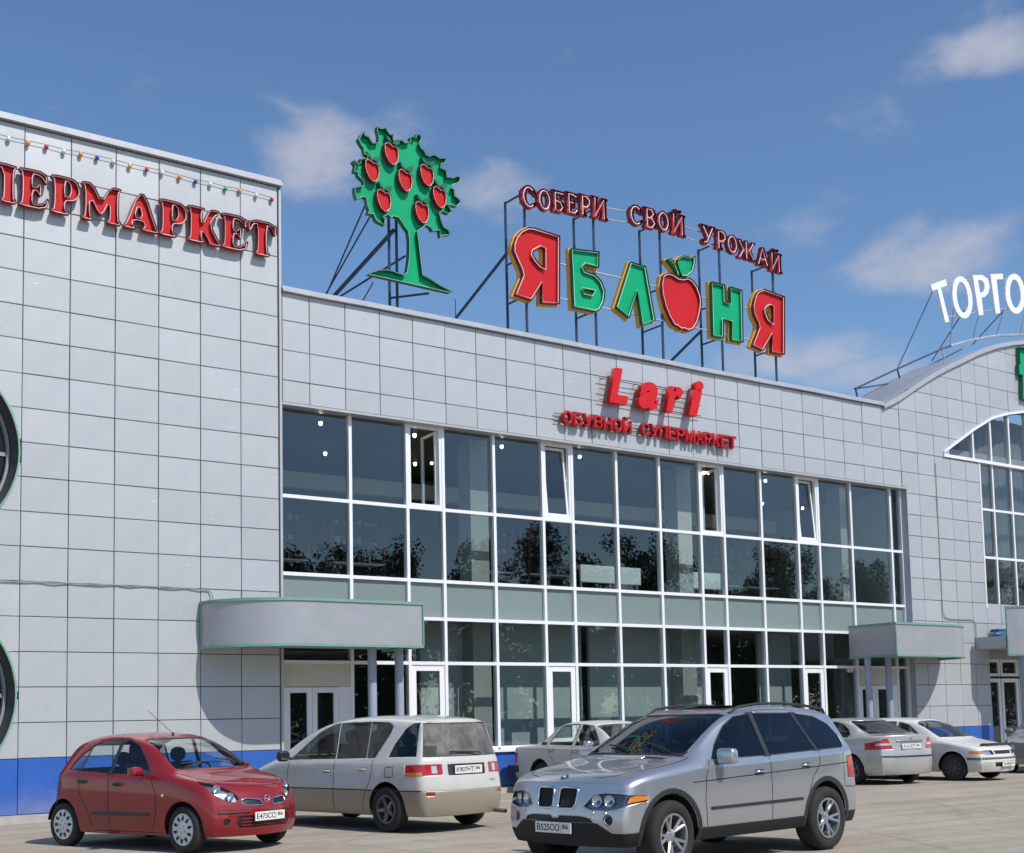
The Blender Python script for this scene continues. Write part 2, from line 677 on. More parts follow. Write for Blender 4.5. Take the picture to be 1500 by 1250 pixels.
# ------------------------------------------------------------------ cladding panels
PCACHE = {}
GAP = .013
def panel_mesh(w, h, m, t=.03):
    k = (round(w, 3), round(h, 3), m.name)
    if k not in PCACHE:
        b = MB()
        c = .007
        a, d = w - GAP, h - GAP
        b.add([(0, t, 0), (a, t, 0), (a, t, d), (0, t, d), (0, c, 0), (a, c, 0), (a, c, d), (0, c, d),
               (c, 0, c), (a - c, 0, c), (a - c, 0, d - c), (c, 0, d - c)],
              [(8, 9, 10, 11), (4, 5, 9, 8), (5, 6, 10, 9), (6, 7, 11, 10), (7, 4, 8, 11), (0, 1, 5, 4), (1, 2, 6, 5), (2, 3, 7, 6), (3, 0, 4, 7)])
        PCACHE[k] = b.mesh('panel', m)
    return PCACHE[k]
def panel(parent, x0, x1, z0, z1, m=None, y=0.0, name='panel'):
    o = link(name, panel_mesh(x1 - x0, z1 - z0, m or M_panel), parent,
             (x0 + GAP / 2, y + random.uniform(0, .0025), z0 + GAP / 2))
    o.rotation_euler = (random.gauss(0, .005), 0, random.gauss(0, .005))
    return o
def poly_panel(parent, poly, m=None, y=0.0, t=.03, name='panel'):
    """a panel with a free outline (x, z), front at y"""
    b = MB()
    n = len(poly)
    tri = geometry.tessellate_polygon([[Vector((p[0], p[1], 0)) for p in poly]])
    b.add([(p[0], y, p[1]) for p in poly], tri)
    b.add([(p[0], y, p[1]) for p in poly] + [(p[0], y + t, p[1]) for p in poly],
          [(i, (i + 1) % n, n + (i + 1) % n, n + i) for i in range(n)])
    me = b.mesh(name, m or M_panel)
    bm = bmesh.new()
    bm.from_mesh(me)
    bmesh.ops.remove_doubles(bm, verts=bm.verts, dist=1e-5)
    bmesh.ops.recalc_face_normals(bm, faces=bm.faces)
    bm.to_mesh(me)
    bm.free()
    return link(name, me, parent)
def disc_cut_panel(parent, x0, x1, z0, z1, circles, m=None, y=0.0):
    """rectangle minus discs, on a grid whose points snap to the rims"""
    x0, x1, z0, z1 = x0 + GAP / 2, x1 - GAP / 2, z0 + GAP / 2, z1 - GAP / 2
    nx, nz = 14, 11
    P = {}
    for i in range(nx + 1):
        for j in range(nz + 1):
            x, z = x0 + (x1 - x0) * i / nx, z0 + (z1 - z0) * j / nz
            ins = False
            for (cx, cz, r) in circles:
                d = math.hypot(x - cx, z - cz)
                if abs(d - r) < .045 and d > 0:
                    x, z = cx + (x - cx) * r / d, cz + (z - cz) * r / d
                elif d < r:
                    ins = True
            P[i, j] = (x, z, ins)
    bm = bmesh.new()
    V = {}
    def gv(k):
        if k not in V:
            V[k] = bm.verts.new((P[k][0], y, P[k][1]))
        return V[k]
    any_f = False
    for i in range(nx):
        for j in range(nz):
            ks = [(i, j), (i + 1, j), (i + 1, j + 1), (i, j + 1)]
            if sum(P[k][2] for k in ks) == 0:
                cx0 = sum(P[k][0] for k in ks) / 4
                cz0 = sum(P[k][1] for k in ks) / 4
                if all(math.hypot(cx0 - c[0], cz0 - c[1]) > c[2] - .005 for c in circles):
                    bm.faces.new([gv(k) for k in ks])
                    any_f = True
    if not any_f:
        bm.free()
        return None
    ret = bmesh.ops.extrude_face_region(bm, geom=list(bm.faces))
    bmesh.ops.translate(bm, verts=[v for v in ret['geom'] if isinstance(v, bmesh.types.BMVert)], vec=(0, .03, 0))
    bmesh.ops.recalc_face_normals(bm, faces=bm.faces)
    me = bpy.data.meshes.new('panel')
    bm.to_mesh(me)
    bm.free()
    me.materials.append(m or M_panel)
    return link('panel', me, parent)

# ------------------------------------------------------------------ left block
LB = thing('supermarket_block', 'tall grey panelled block with blue base and round windows', 'building', (0, 0, 0))
PX = [1.284 + .8460 * k for k in range(12)] + [11.41]
PZ = [1.10 + .629 * k for k in range(18)] + [12.64]
CIRC = [(4.58, 6.57, 1.74), (4.58, 2.22, 1.73)]
def hits(x0, x1, z0, z1):
    r = []
    for (cx, cz, rr) in CIRC:
        dx = max(x0 - cx, 0, cx - x1)
        dz = max(z0 - cz, 0, cz - z1)
        if math.hypot(dx, dz) < rr:
            r.append((cx, cz, rr))
    return r
for i in range(len(PX) - 1):
    for j in range(-1, len(PZ) - 1):
        z0, z1 = (.12, 1.10) if j < 0 else (PZ[j], PZ[j + 1])
        m = M_blue if j < 0 else M_panel
        h = hits(PX[i], PX[i + 1], z0, z1)
        if h:
            disc_cut_panel(LB, PX[i], PX[i + 1], z0, z1, h, m)
        else:
            panel(LB, PX[i], PX[i + 1], z0, z1, m, name='panel' if j >= 0 else 'base_panel')
# backing wall with round openings
b = MB()
for (xa, xb, za, zb) in [(1.29, 2.6, .0, 12.66), (6.36, 11.44, .0, 12.66), (2.6, 6.36, 8.35, 12.66), (2.6, 6.36, 4.0, 4.78), (2.6, 6.36, 0, .44)]:
    b.box((xa, .034, za), (xb, .32, zb))
b.obj('wall_core', M_joint, LB)
MB().box((1.29, .60, 0), (11.40, 13, 12.3)).obj('block_core', M_dark, LB)
# edge trim at the right-hand corner and coping
MB().box((11.425, -.03, .12), (11.475, .34, 12.60)).obj('corner_trim', M_trim, LB)
c = MB()
c.box((1.2, -.10, 12.655), (11.50, .45, 12.72))
c.box((1.2, -.06, 12.722), (11.47, .40, 12.79))
c.obj('coping', M_trim, LB)
MB().box((11.478, .02, 10.5), (11.50, 13, 12.65)).obj('side_wall', M_panel, LB)
for (cx, cz, r) in CIRC:
    w = thing('round_window', '', None)
    w.parent = LB
    del w['label']
    rg = MB().lathe([(r + .022, -.025), (r + .022, .03), (r - .0, .03), (r - .012, -.025), (r + .022, -.025)], 64)
    rg.v = [(x + cx, y, z + cz) for (x, y, z) in rg.v]
    smooth_by_angle(rg.obj('green_rim', M_green, w).data)
    rv = MB().lathe([(r - .01, .0), (r - .07, .30), (r - .11, .38)], 64)
    rv.v = [(x + cx, y, z + cz) for (x, y, z) in rv.v]
    smooth_by_angle(rv.obj('reveal', mat('reveal_metal', (.085, .088, .095), .45, .3), w, fix=False).data)
    fr = MB().lathe([(r - .085, .29), (r - .085, .44), (r - .135, .44), (r - .135, .29), (r - .085, .29)], 64)
    fr.v = [(x + cx, y, z + cz) for (x, y, z) in fr.v]
    fr.box((cx - r + .12, .33, cz - .035), (cx + r - .12, .43, cz + .035))
    fr.box((cx - .035, .328, cz - r + .12), (cx + .035, .428, cz - .036))
    fr.box((cx - .035, .328, cz + .036), (cx + .035, .428, cz + r - .12))
    fr.obj('frame', mat('round_frame', (.30, .31, .33), .45, .3), w)
    gl = MB().lathe([(r - .11, .40), (0.001, .40)], 48)
    gl.v = [(x + cx, y, z + cz) for (x, y, z) in gl.v]
    gl.obj('pane', glass('round_glass', (.25, .28, .30), 1.5), w, fix=False)

# ------------------------------------------------------------------ glazed wing (middle)
GW = thing('glazed_wing', 'long glazed wing with white window grid under grey panelled parapet', 'building', (0, 0, 0))
MX = [11.50, 12.12] + [12.12 + .8365 * k for k in range(1, 24)]
MX = [x for x in MX if x < 31.3] + [31.36]
MZ = [8.15, 8.61, 9.235, 9.86, 10.45]
for i in range(len(MX) - 1):
    if MX[i + 1] - MX[i] < .1:
        continue
    for j in range(4):
        panel(GW, MX[i], MX[i + 1], MZ[j], MZ[j + 1])
MB().box((11.50, .034, 8.16), (31.36, .60, 10.45)).obj('parapet_core', M_joint, GW)
c = MB()
def wob(x):
    return noise.noise((x * .45, 3.1, 0)) * .022
xs = [11.48 + (30.62 - 11.48) * k / 40 for k in range(41)]
for a, bq in zip(xs[:-1], xs[1:]):
    for (ya, yb, z0, z1) in ((-.09, .62, 10.455, 10.515), (-.05, .58, 10.517, 10.575)):
        c.add([(a, ya, z0 + wob(a)), (bq, ya, z0 + wob(bq)), (bq, yb, z0 + wob(bq)), (a, yb, z0 + wob(a)),
               (a, ya, z1 + wob(a)), (bq, ya, z1 + wob(bq)), (bq, yb, z1 + wob(bq)), (a, yb, z1 + wob(a))],
              [(0, 3, 2, 1), (4, 5, 6, 7), (0, 1, 5, 4), (2, 3, 7, 6)])
c.obj('coping', M_trim, GW)
MB().box((11.52, .62, 9.55), (46, 13, 9.75)).obj('flat_roof', M_roof, GW)
# lintel trim and reveals of the big window
YG = .25
MB().box((11.49, -.012, 8.10), (31.56, .33, 8.148)).obj('lintel_trim', M_trim, GW)
MB().box((11.475, .345, .12), (11.50, .40, 8.10)).obj('jamb', M_trim, GW)
BX = [11.50, 13.155, 14.56, 15.49, 16.87, 18.27, 19.15, 20.54, 21.95, 23.35, 24.19, 25.60, 27.02, 27.88, 29.26, 31.02, 31.55]
BZ = [.98, 2.86, 3.83, 4.66, 6.26, 8.10]
mw = .036
MUL = {}
for i, x in enumerate(BX):
    xx = min(max(x, BX[0] + mw), BX[-1] - mw)
    zb = .12 if i in (0, 1, 14, 15, 16) else .98
    MB().box((xx - mw, YG - .06, zb), (xx + mw, YG + .08, 8.098)).obj('mullion', M_white, GW)
OPEN = {(2, 4): 'gone', (9, 4): 'gone', (5, 4): 'tilt', (12, 4): 'tilt'}
DOORBAY = (2, 5, 9, 12)
def pane_box(parent, x0, x1, z0, z1, y, m, name='pane'):
    b = MB().box((-(x1 - x0) / 2, -.004, -(z1 - z0) / 2), ((x1 - x0) / 2, .004, (z1 - z0) / 2))
    o = b.obj(name, m, parent, loc=((x0 + x1) / 2, y, (z0 + z1) / 2))
    o.rotation_euler = (random.gauss(0, .0022), 0, random.gauss(0, .0022))
    return o
def sash(parent, x0, x1, z0, z1, y, t=.085, name='sash', tilt=0.0, m=None, gm=None):
    """framed casement; origin at its bottom so it can lean inwards at the top"""
    w, h = x1 - x0, z1 - z0
    b = MB()
    b.box((0, -.03, 0), (t, .03, h)).box((w - t, -.03, 0), (w, .03, h))
    b.box((t, -.029, 0), (w - t, .029, t)).box((t, -.029, h - t), (w - t, .029, h))
    o = b.obj(name, m or M_white, parent, loc=(x0, y, z0))
    p = MB().box((t - .004, -.004, t - .004), (w - t + .004, .004, h - t + .004)).obj('pane', gm or M_glass, o)
    o.rotation_euler = (-tilt, 0, 0)
    return o
for i in range(len(BX) - 1):
    x0, x1 = BX[i] + mw, BX[i + 1] - mw
    if i == 0:
        x0 += mw
    if i == len(BX) - 2:
        x1 -= mw
    for j in range(5):
        z0, z1 = BZ[j], BZ[j + 1]
        door = i in (0, 14) and j == 0
        if j > 0 or not door:
            zt = z0
            MB().box((x0, YG - .055, zt - .036), (x1, YG + .075, zt + .036)).obj('transom', M_white, GW)
        z0 += .036
        z1 -= .036
        if j == 4:
            z1 = 8.098
        if j == 2:
            pane_box(GW, x0, x1, z0, z1, YG + .02, M_spandrel, 'spandrel')
            continue
        if door:
            continue
        st = OPEN.get((i, j))
        if st == 'gone' or st == 'tilt':
            # fixed outer frame of the vent
            f = MB()
            f.box((x0, YG - .045, z0), (x0 + .06, YG + .05, z1)).box((x1 - .06, YG - .045, z0), (x1, YG + .05, z1))
            f.box((x0 + .06, YG - .044, z0), (x1 - .06, YG + .05, z0 + .06)).box((x0 + .06, YG - .044, z1 - .06), (x1 - .06, YG + .05, z1))
            f.obj('vent_frame', M_white, GW)
            if st == 'tilt':
                sash(GW, x0 + .065, x1 - .065, z0 + .065, z1 - .065, YG + .0, .06, tilt=.085)
            else:
                s = sash(GW, 0, x1 - x0 - .13, 0, z1 - z0 - .13, 0, .06)
                s.location = (x1 - .07, YG + .06, z0 + .065)
                s.rotation_euler = (0, 0, rad(84))
        elif j == 0 and i in DOORBAY:
            sash(GW, x0, x1, z0, z1, YG, .13, name='glazed_door_sash')
        else:
            pane_box(GW, x0, x1, z0, z1, YG + .015, M_glass)
# sill and blue plinth under the glazing
MB().box((13.2, .10, .885), (29.22, .40, .943)).obj('sill', M_white, GW)
px = [13.2 + (29.22 - 13.2) * k / 19 for k in range(20)]
for a, bq in zip(px[:-1], px[1:]):
    panel(GW, a, bq, .12, .885, M_blue, y=.16, name='base_panel')
MB().box((13.19, .194, 0), (29.24, .45, .88)).obj('plinth_core', M_joint, GW)
# entrance doors under the two canopies
def entrance(lab, x0, x1):
    e = thing('double_door', lab, 'door')
    cream = mat('cream_panel', (.60, .57, .50), .5, var=.05)
    w = x1 - x0
    MB().box((x0, YG - .02, 2.36), (x1, YG + .05, 2.82)).obj('transom_panel', cream, e)
    dw = (w - .34) / 2
    MB().box((x0, YG - .03, .12), (x0 + .05, YG + .06, 2.355)).obj('door_frame', M_white, e)
    MB().box((x1 - .27, YG - .03, .12), (x1, YG + .06, 2.355)).obj('side_panel', M_white, e)
    for k in range(2):
        a = x0 + .06 + k * (dw + .01)
        sash(e, a, a + dw, .14, 2.345, YG + .02, .11, name='door_leaf')
        hx = a + dw - .055 if k == 0 else a + .055
        MB().tube([(hx, YG - .02, 1.0), (hx, YG - .07, 1.03), (hx, YG - .07, 1.33), (hx, YG - .02, 1.36)], .012).obj('pull_handle', M_lsteel, e)
entrance('white framed double door under the near rounded canopy', BX[0] + 2 * mw, BX[1] - mw)
entrance('white framed double door under the far canopy', BX[14] + mw, BX[15] - mw)
# interior shell of the wing
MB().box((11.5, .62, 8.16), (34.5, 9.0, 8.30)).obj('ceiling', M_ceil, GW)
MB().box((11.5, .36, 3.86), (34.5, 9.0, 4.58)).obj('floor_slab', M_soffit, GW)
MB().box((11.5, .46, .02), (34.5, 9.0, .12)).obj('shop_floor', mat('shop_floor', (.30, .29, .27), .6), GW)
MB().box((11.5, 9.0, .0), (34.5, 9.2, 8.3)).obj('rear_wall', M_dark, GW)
MB().box((31.56, .62, .0), (34.49, 8.9, 8.15)).obj('partition', M_wall_in, GW)
MB().box((11.50, .42, .0), (11.52, 9.0, 8.15)).obj('side_partition', M_dark, GW)
M_part = mat('grey_partition', (.52, .54, .54), .8, var=.06)
for xa, xb in ((15.6, 17.55), (17.8, 20.3), (20.55, 24.6), (26.6, 27.9)):
    MB().box((xa, 1.45, .12), (xb, 1.55, 3.855)).obj('ground_floor_partition', M_part, GW)
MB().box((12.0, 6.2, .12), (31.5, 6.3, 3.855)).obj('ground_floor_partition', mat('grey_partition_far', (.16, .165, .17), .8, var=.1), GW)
MB().box((11.6, 5.0, 7.42), (31.4, 5.25, 7.82)).obj('bulkhead', M_board, GW)
for k, x in enumerate((16.75, 23.3, 29.75)):
    MB().box((x, 1.0, .12), (x + .5, 1.5, 3.855)).box((x, 1.0, 4.585), (x + .5, 1.5, 8.155)).obj('interior_column', M_wall_in, GW)
bul = [(12.75, .75), (15.1, .75), (17.5, .75), (19.85, .75), (24.05, .75), (26.4, .75), (29.9, .75), (14.3, 3.5), (16.8, 3.5), (29.2, 3.5), (31.0, 3.5), (21.6, 3.5), (25.5, 3.5)]
for k, (x, y) in enumerate(bul):
    row = sorted(q[0] for q in bul if q[1] == y)
    L0 = thing('ceiling_lamp', 'small glowing lamp behind the upper windows, %s from the left in the %s row' % (('first', 'second', 'third', 'fourth', 'fifth', 'sixth', 'seventh')[row.index(x)], 'front' if y < 1 else 'rear'), 'lamp', (x, y, 8.0), group='lamps behind the upper windows')
    MB().bar((0, 0, .155), (0, 0, .03), .05, 10).obj('lamp_body', M_lsteel, L0)
    MB().lathe([(.002, -.05), (.03, -.035), (.042, 0), (.032, .028), (.02, .03)], 12, 'Z').obj('bulb', M_lamp, L0, smooth=True)
for k, (x0, x1, lab) in enumerate([(20.35, 22.35, 'white display counter upstairs behind the middle panes'), (23.85, 25.35, 'white display counter upstairs to the right of the light column')]):
    t = thing('display_counter', lab, 'counter', (x0, 1.45, 4.58), group='upstairs counters')
    w = x1 - x0
    MB().box((0, 0, .42), (w, .05, .86)).box((0, .05, .80), (w, .5, .86)).obj('front_board', M_board, t)
    for xx in (.05, w - .09, w / 2):
        MB().box((xx, .06, 0), (xx + .04, .10, .415)).obj('leg', M_board, t)
M_rack = mat('rack_brown', (.05, .035, .03), .7)
M_rackred = mat('rack_red', (.24, .03, .03), .5)
for k, x in enumerate((12.2, 14.2, 18.0, 19.9, 26.2, 27.9)):
    t = thing('shelf_rack', 'dark shelf rack with red uprights upstairs, %s from the left' % ('first', 'second', 'third', 'fourth', 'fifth', 'sixth')[k], 'rack', (x, 3.0, 4.58), group='upstairs shelf racks')
    for q, zz in enumerate((.3, .75, 1.2, 1.65)):
        MB().box((.03, .0, zz), (1.37, .4, zz + .03)).obj('shelf', M_rack if q != 1 else M_board, t)
        bx = MB()
        for n in range(6):
            if random.random() < .7:
                xx = .1 + n * .2
                bx.box((xx, .06, zz + .031), (xx + random.uniform(.07, .14), .3, zz + .05 + random.uniform(.04, .16)))
        if bx.v:
            bx.obj('goods', mat('goods_%d' % (q % 3), [(.25, .22, .18), (.10, .07, .06), (.35, .30, .25)][q % 3], .6), t)
    for xx in (0, 1.38):
        MB().box((xx, .0, 0), (xx + .03, .03, 2.0)).obj('upright', M_rackred, t)
        MB().box((xx, .38, 0), (xx + .03, .41, 2.0)).obj('upright', M_rackred, t)
# ------------------------------------------------------------------ right pavilion with vaulted roof
RP = thing('entrance_pavilion', 'grey panelled pavilion with curved vault roof and arched window', 'building', (0, 0, 0))
CUR = [(30.62, 10.43), (31.32, 10.74), (32.10, 11.18), (32.92, 11.62), (33.7, 12.0), (34.5, 12.34), (35.4, 12.74), (36.39, 13.10), (37.2, 13.32), (38.03, 13.49), (39.0, 13.64), (40.2, 13.74), (41.5, 13.78), (43.0, 13.70), (45.0, 13.4), (47.0, 12.8)]
def cz(x):
    for (a, za), (b2, zb) in zip(CUR[:-1], CUR[1:]):
        if a <= x <= b2:
            return za + (zb - za) * (x - a) / (b2 - a)
    return CUR[0][1] if x < CUR[0][0] else CUR[-1][1]
ARC = [(33.42, 9.36), (35.03, 10.25), (36.03, 10.73), (36.9, 10.97), (37.8, 11.14), (39.5, 11.25), (41.5, 11.2), (43.5, 10.8), (45.5, 9.9), (46.4, 9.36)]
def az(x):
    if x <= ARC[0][0] or x >= ARC[-1][0]:
        return None
    for (a, za), (b2, zb) in zip(ARC[:-1], ARC[1:]):
        if a <= x <= b2:
            return za + (zb - za) * (x - a) / (b2 - a)
RX = [31.37, 32.16, 32.965, 33.74, 34.50, 35.215, 35.95, 36.95, 37.95, 38.95, 39.95, 40.95, 41.95, 42.95, 43.95, 44.95, 46.4]
RZ0 = 8.61 - .626 * 12
RZ = [.12, 1.10] + [RZ0 + .626 * k for k in range(21) if RZ0 + .626 * k > 1.2]
def top_poly(x0, x1, z0, z1f, bot=None):
    n = 6
    tp = [(x0 + (x1 - x0) * k / n) for k in range(n + 1)]
    lo = [(x, bot(x) if bot else z0) for x in tp]
    hi = [(x, z1f(x)) for x in reversed(tp)]
    return lo + hi
for i in range(len(RX) - 1):
    a, b2 = RX[i] + GAP / 2, RX[i + 1] - GAP / 2
    for j in range(len(RZ) - 1):
        z0, z1 = RZ[j] + GAP / 2, RZ[j + 1] - GAP / 2
        m = M_blue if j == 0 else M_panel
        if i == 0 and z0 < 8.10 - .05:                          # beside the window reveal
            if z1 > 8.15:
                poly_panel(RP, [(31.58, z0), (b2, z0), (b2, z1), (31.376, z1), (31.376, 8.16), (31.58, 8.16)], m)
            else:
                panel(RP, 31.56, RX[1], RZ[j], RZ[j + 1], m)
            continue
        top = min(cz(a), cz(b2)) - .02
        if i == 0 and z1 > 10.4 and z0 < 10.4:
            poly_panel(RP, [(a, z0), (b2, z0), (b2, min(z1, cz(b2) - .03)), ((a + b2) / 2, min(z1, cz((a + b2) / 2) - .03)), (a, min(z1, cz(a) - .03))], m)
            continue
        hi = max(cz(a), cz(b2))
        if z0 > hi - .06:
            continue
        if a > 35.1:
            if z1 < 9.4 and z0 > 4.65:
                continue                                        # window
            if z1 <= 4.05:
                continue                                        # porch recess
        am = az((a + b2) / 2)
        lo_needed = am is not None and z0 < max(az(a) or 0, az(b2) or 0) and z1 > 9.30
        if lo_needed:
            lf = lambda x: max(z0, (az(x) or 9.3) + .05)
            if all(lf(x) > z1 - .03 for x in (a, (a + b2) / 2, b2)):
                continue
            poly_panel(RP, top_poly(a, b2, z0, lambda x: max(lf(x) + .001, min(z1, cz(x) - .03)), lf), m)
        elif z1 > top:
            poly_panel(RP, top_poly(a, b2, z0, lambda x: max(z0 + .002, min(z1, cz(x) - .03))), m)
        else:
            panel(RP, RX[i], RX[i + 1], RZ[j], RZ[j + 1], m)
poly_panel(RP, [(30.74, 10.456), (31.362, 10.456), (31.362, cz(31.362) - .03), (31.0, cz(31.0) - .03)])
# backing
bk = MB()
for a, b2 in zip([30.70, 31.37, 31.574] + [31.6 + .2 * k for k in range(78)], [31.369, 31.545, 31.6] + [31.8 + .2 * k for k in range(78)]):
    def seg(z0, z1a, z1b, z0b=None):
        z0b = z0 if z0b is None else z0b
        bk.add([(a, .034, z0), (b2, .034, z0b), (b2, .034, z1b), (a, .034, z1a), (a, .3, z0), (b2, .3, z0b), (b2, .3, z1b), (a, .3, z1a)],
               [(0, 1, 2, 3), (7, 6, 5, 4), (0, 4, 5, 1), (3, 2, 6, 7)])
    t0, t1 = cz(a) - .03, cz(b2) - .03
    if b2 < 31.37:
        seg(10.46, t0, t1)
    elif b2 < 31.57:
        seg(8.16, t0, t1)
    elif b2 < 33.45:
        seg(0, t0, t1)
    elif b2 < 35.22:
        seg(0, 9.3, 9.3)
        seg((az(a) or 9.36), t0, t1, az(b2) or 9.36)
    else:
        seg(4.0, 4.70, 4.70)
        seg((az(a) or 9.36), t0, t1, az(b2) or 9.36)
bk.obj('wall_core', M_joint, RP)
# reveal at the right end of the big window
MB().box((31.552, -.004, .12), (31.572, .35, 8.10)).obj('window_reveal', mat('reveal_panel', (.40, .42, .48), .5, .1), RP)
# vault roof
def ribbon(pts, y0, y1, zo0, zo1, name, m, parent):
    b = MB()
    n = len(pts)
    vs = []
    for (x, z) in pts:
        vs += [(x, y0, z + zo0), (x, y1, z + zo0), (x, y1, z + zo1), (x, y0, z + zo1)]
    fs = []
    for k in range(n - 1):
        a, c2 = 4 * k, 4 * (k + 1)
        for q in range(4):
            fs.append((a + q, a + (q + 1) % 4, c2 + (q + 1) % 4, c2 + q))
    fs += [(0, 1, 2, 3), (4 * n - 1, 4 * n - 2, 4 * n - 3, 4 * n - 4)]
    b.add(vs, fs)
    return b.obj(name, m, parent)
FINE = [(30.62 + .3 * k, cz(30.62 + .3 * k)) for k in range(55)]
ribbon(FINE, -.10, .05, -.05, .015, 'coping', M_trim, RP)
ribbon(FINE, -.06, .40, .017, .085, 'coping', M_trim, RP)
ribbon(FINE, .405, 2.3, -.06, .05, 'vault_roof', M_roof, RP)
# arched window: frame, mullions, panes
ribbon([(x, z) for (x, z) in ARC], -.05, .28, -.0, .075, 'arch_frame', M_white, RP)
MB().box((33.40, -.045, 9.25), (46.4, .27, 9.345)).obj('arch_sill', M_white, RP)
MB().box((35.19, -.01, 4.71), (35.25, .25, 9.248)).obj('window_jamb', M_white, RP)
wx = [35.03, 35.97, 36.97, 37.97, 38.97, 39.97, 40.97, 41.97, 42.97, 43.97]
for x in wx:
    MB().box((x - .035, .05, 9.346), (x + .035, .19, az(x))).obj('mullion', M_white, RP)
    if x > 35.3:
        MB().box((x - .035, .05, 4.76), (x + .035, .19, 9.249)).obj('mullion', M_white, RP)
for z in (4.725, 6.30, 7.81):
    MB().box((35.251, .055, z - .037), (46.3, .185, z + .037)).obj('transom', M_white, RP)
M_glass2 = glass('curtained_glass', (.78, .80, .80), 1.6, 0.0, wobble=.03)
bxs = [35.25] + wx[1:]
for a, b2 in zip(bxs[:-1], bxs[1:]):
    for z0, z1 in ((4.762, 6.263), (6.337, 7.773), (7.847, 9.249)):
        pane_box(RP, a + .036, b2 - .036, z0, z1, .12, M_glass2)
wz = [33.5] + wx
for a, b2 in zip(wz[:-1], wz[1:]):
    a2, b3 = a + .036, b2 - .036
    poly_panel(RP, top_poly(a2, b3, 9.346, lambda x: max(9.35, az(x) - .003)), M_glass2, y=.116, t=.008, name='pane')
cur = MB()                                                     # pale curtains behind
for k in range(110):
    x = 35.3 + k * .09
    y = .75 + .05 * math.sin(k * 1.9) + .03 * math.sin(k * .7)
    cur.v += [(x, y, 4.75), (x, y, 11.0 if x > 37 else 9.3 + max(0, (x - 33.5) * .45))]
cur.f = [(2 * k, 2 * k + 2, 2 * k + 3, 2 * k + 1) for k in range(109)]
co = cur.obj('curtain', mat('curtain', (.20, .20, .21), .9, var=.2), RP, smooth=True, fix=False)
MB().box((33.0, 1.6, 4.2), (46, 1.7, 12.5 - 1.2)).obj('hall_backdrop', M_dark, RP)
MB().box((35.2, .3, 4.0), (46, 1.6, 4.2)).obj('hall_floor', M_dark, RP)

# porch: recessed doors, slab, bowed fascia, column
PO = thing('main_porch', 'grey entrance porch with green edged fascia at the right edge', 'porch', (35, -.5, 0))
PO.location = (0, 0, 0)
MB().box((34.52, -1.05, 3.42), (42, .02, 3.78)).obj('porch_slab', M_canopy, PO)
fa = [(34.55, -1.08), (34.8, -1.3), (35.15, -1.55), (35.6, -1.78), (36.2, -2.0), (37.0, -2.2), (38.0, -2.35), (39.2, -2.4), (40.5, -2.3)]
def fascia(pts, z0, z1, t, name, m, parent, zoff=0):
    b = MB()
    vs = []
    n = len(pts)
    for k, (x, y) in enumerate(pts):
        a = Vector(pts[max(k - 1, 0)])
        c2 = Vector(pts[min(k + 1, n - 1)])
        d = (c2 - a).normalized()
        nn = Vector((-d.y, d.x))
        q = Vector((x, y)) + nn * t
        vs += [(x, y, z0), (q.x, q.y, z0), (q.x, q.y, z1), (x, y, z1)]
    fs = []
    for k in range(n - 1):
        a, c2 = 4 * k, 4 * (k + 1)
        for q in range(4):
            fs.append((a + q, a + (q + 1) % 4, c2 + (q + 1) % 4, c2 + q))
    fs += [(0, 1, 2, 3), (4 * n - 1, 4 * n - 2, 4 * n - 3, 4 * n - 4)]
    b.add(vs, fs)
    return b.obj(name, m, parent)
fascia(fa, 3.22, 4.60, .12, 'fascia', M_canopy, PO)
fo = [(x - .012, y - .02) for (x, y) in fa]
fascia(fo, 4.602, 4.66, .16, 'green_edge', M_green, PO)
fascia(fo, 3.165, 3.218, .16, 'green_edge', M_green, PO)
MB().bar((34.545, -1.095, 3.225), (34.545, -1.095, 4.598), .025, 6).obj('green_edge', M_green, PO)
MB().bar((35.15, -1.25, .02), (35.15, -1.25, 3.42), .19, 24).obj('column', M_column, PO, smooth=False)
smooth_by_angle(PO.children[-1].data)
MB().box((36.0, -1.2, 3.20), (41, -.5, 3.42)).obj('porch_beam', M_soffit, PO)
for k in range(4):
    a = 35.22 + k * .95
    sash(PO, a, a + .9, .12, 2.55, .30, .12, name='door_leaf')
    sash(PO, a, a + .9, 2.62, 3.15, .30, .09, name='fanlight')
MB().box((35.2, .28, 3.16), (41, .4, 4.0)).obj('porch_header', M_soffit, PO)
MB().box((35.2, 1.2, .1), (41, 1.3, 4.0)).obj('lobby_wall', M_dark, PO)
MB().box((34.6, -2.6, .0), (41, .3, .11)).obj('porch_step', M_concrete, PO)
t = MB().box((35.35, -.28, 3.782), (35.98, -.02, 4.02))
t.box((35.33, -.30, 4.021), (36.0, -.02, 4.05))
tag(t.obj('equipment_box', mat('box_blue', (.02, .17, .36), .5, var=.2)), 'small blue box on the porch slab under the arched window', 'box')
for k, (x, y, s) in enumerate([(34.72, -.45, .11), (34.95, -.5, .09)]):
    bg2 = MB().lathe([(.001, 0), (s, .02), (s * 1.2, .09), (s * .8, .15), (.001, .17)], 9, 'Z')
    bg2.v = [(p[0] * 1.4 + x + random.uniform(-.02, .02), p[1] + y + random.uniform(-.02, .02), p[2] * .8 + 3.782) for p in bg2.v]
    tag(bg2.obj('rubbish_bag', mat('bag_%d' % k, [(.35, .40, .45), (.05, .20, .33)][k], .4)), ['crumpled pale bag at the left end of the porch slab', 'crumpled blue bag beside the pale one on porch slab'][k], 'bag')

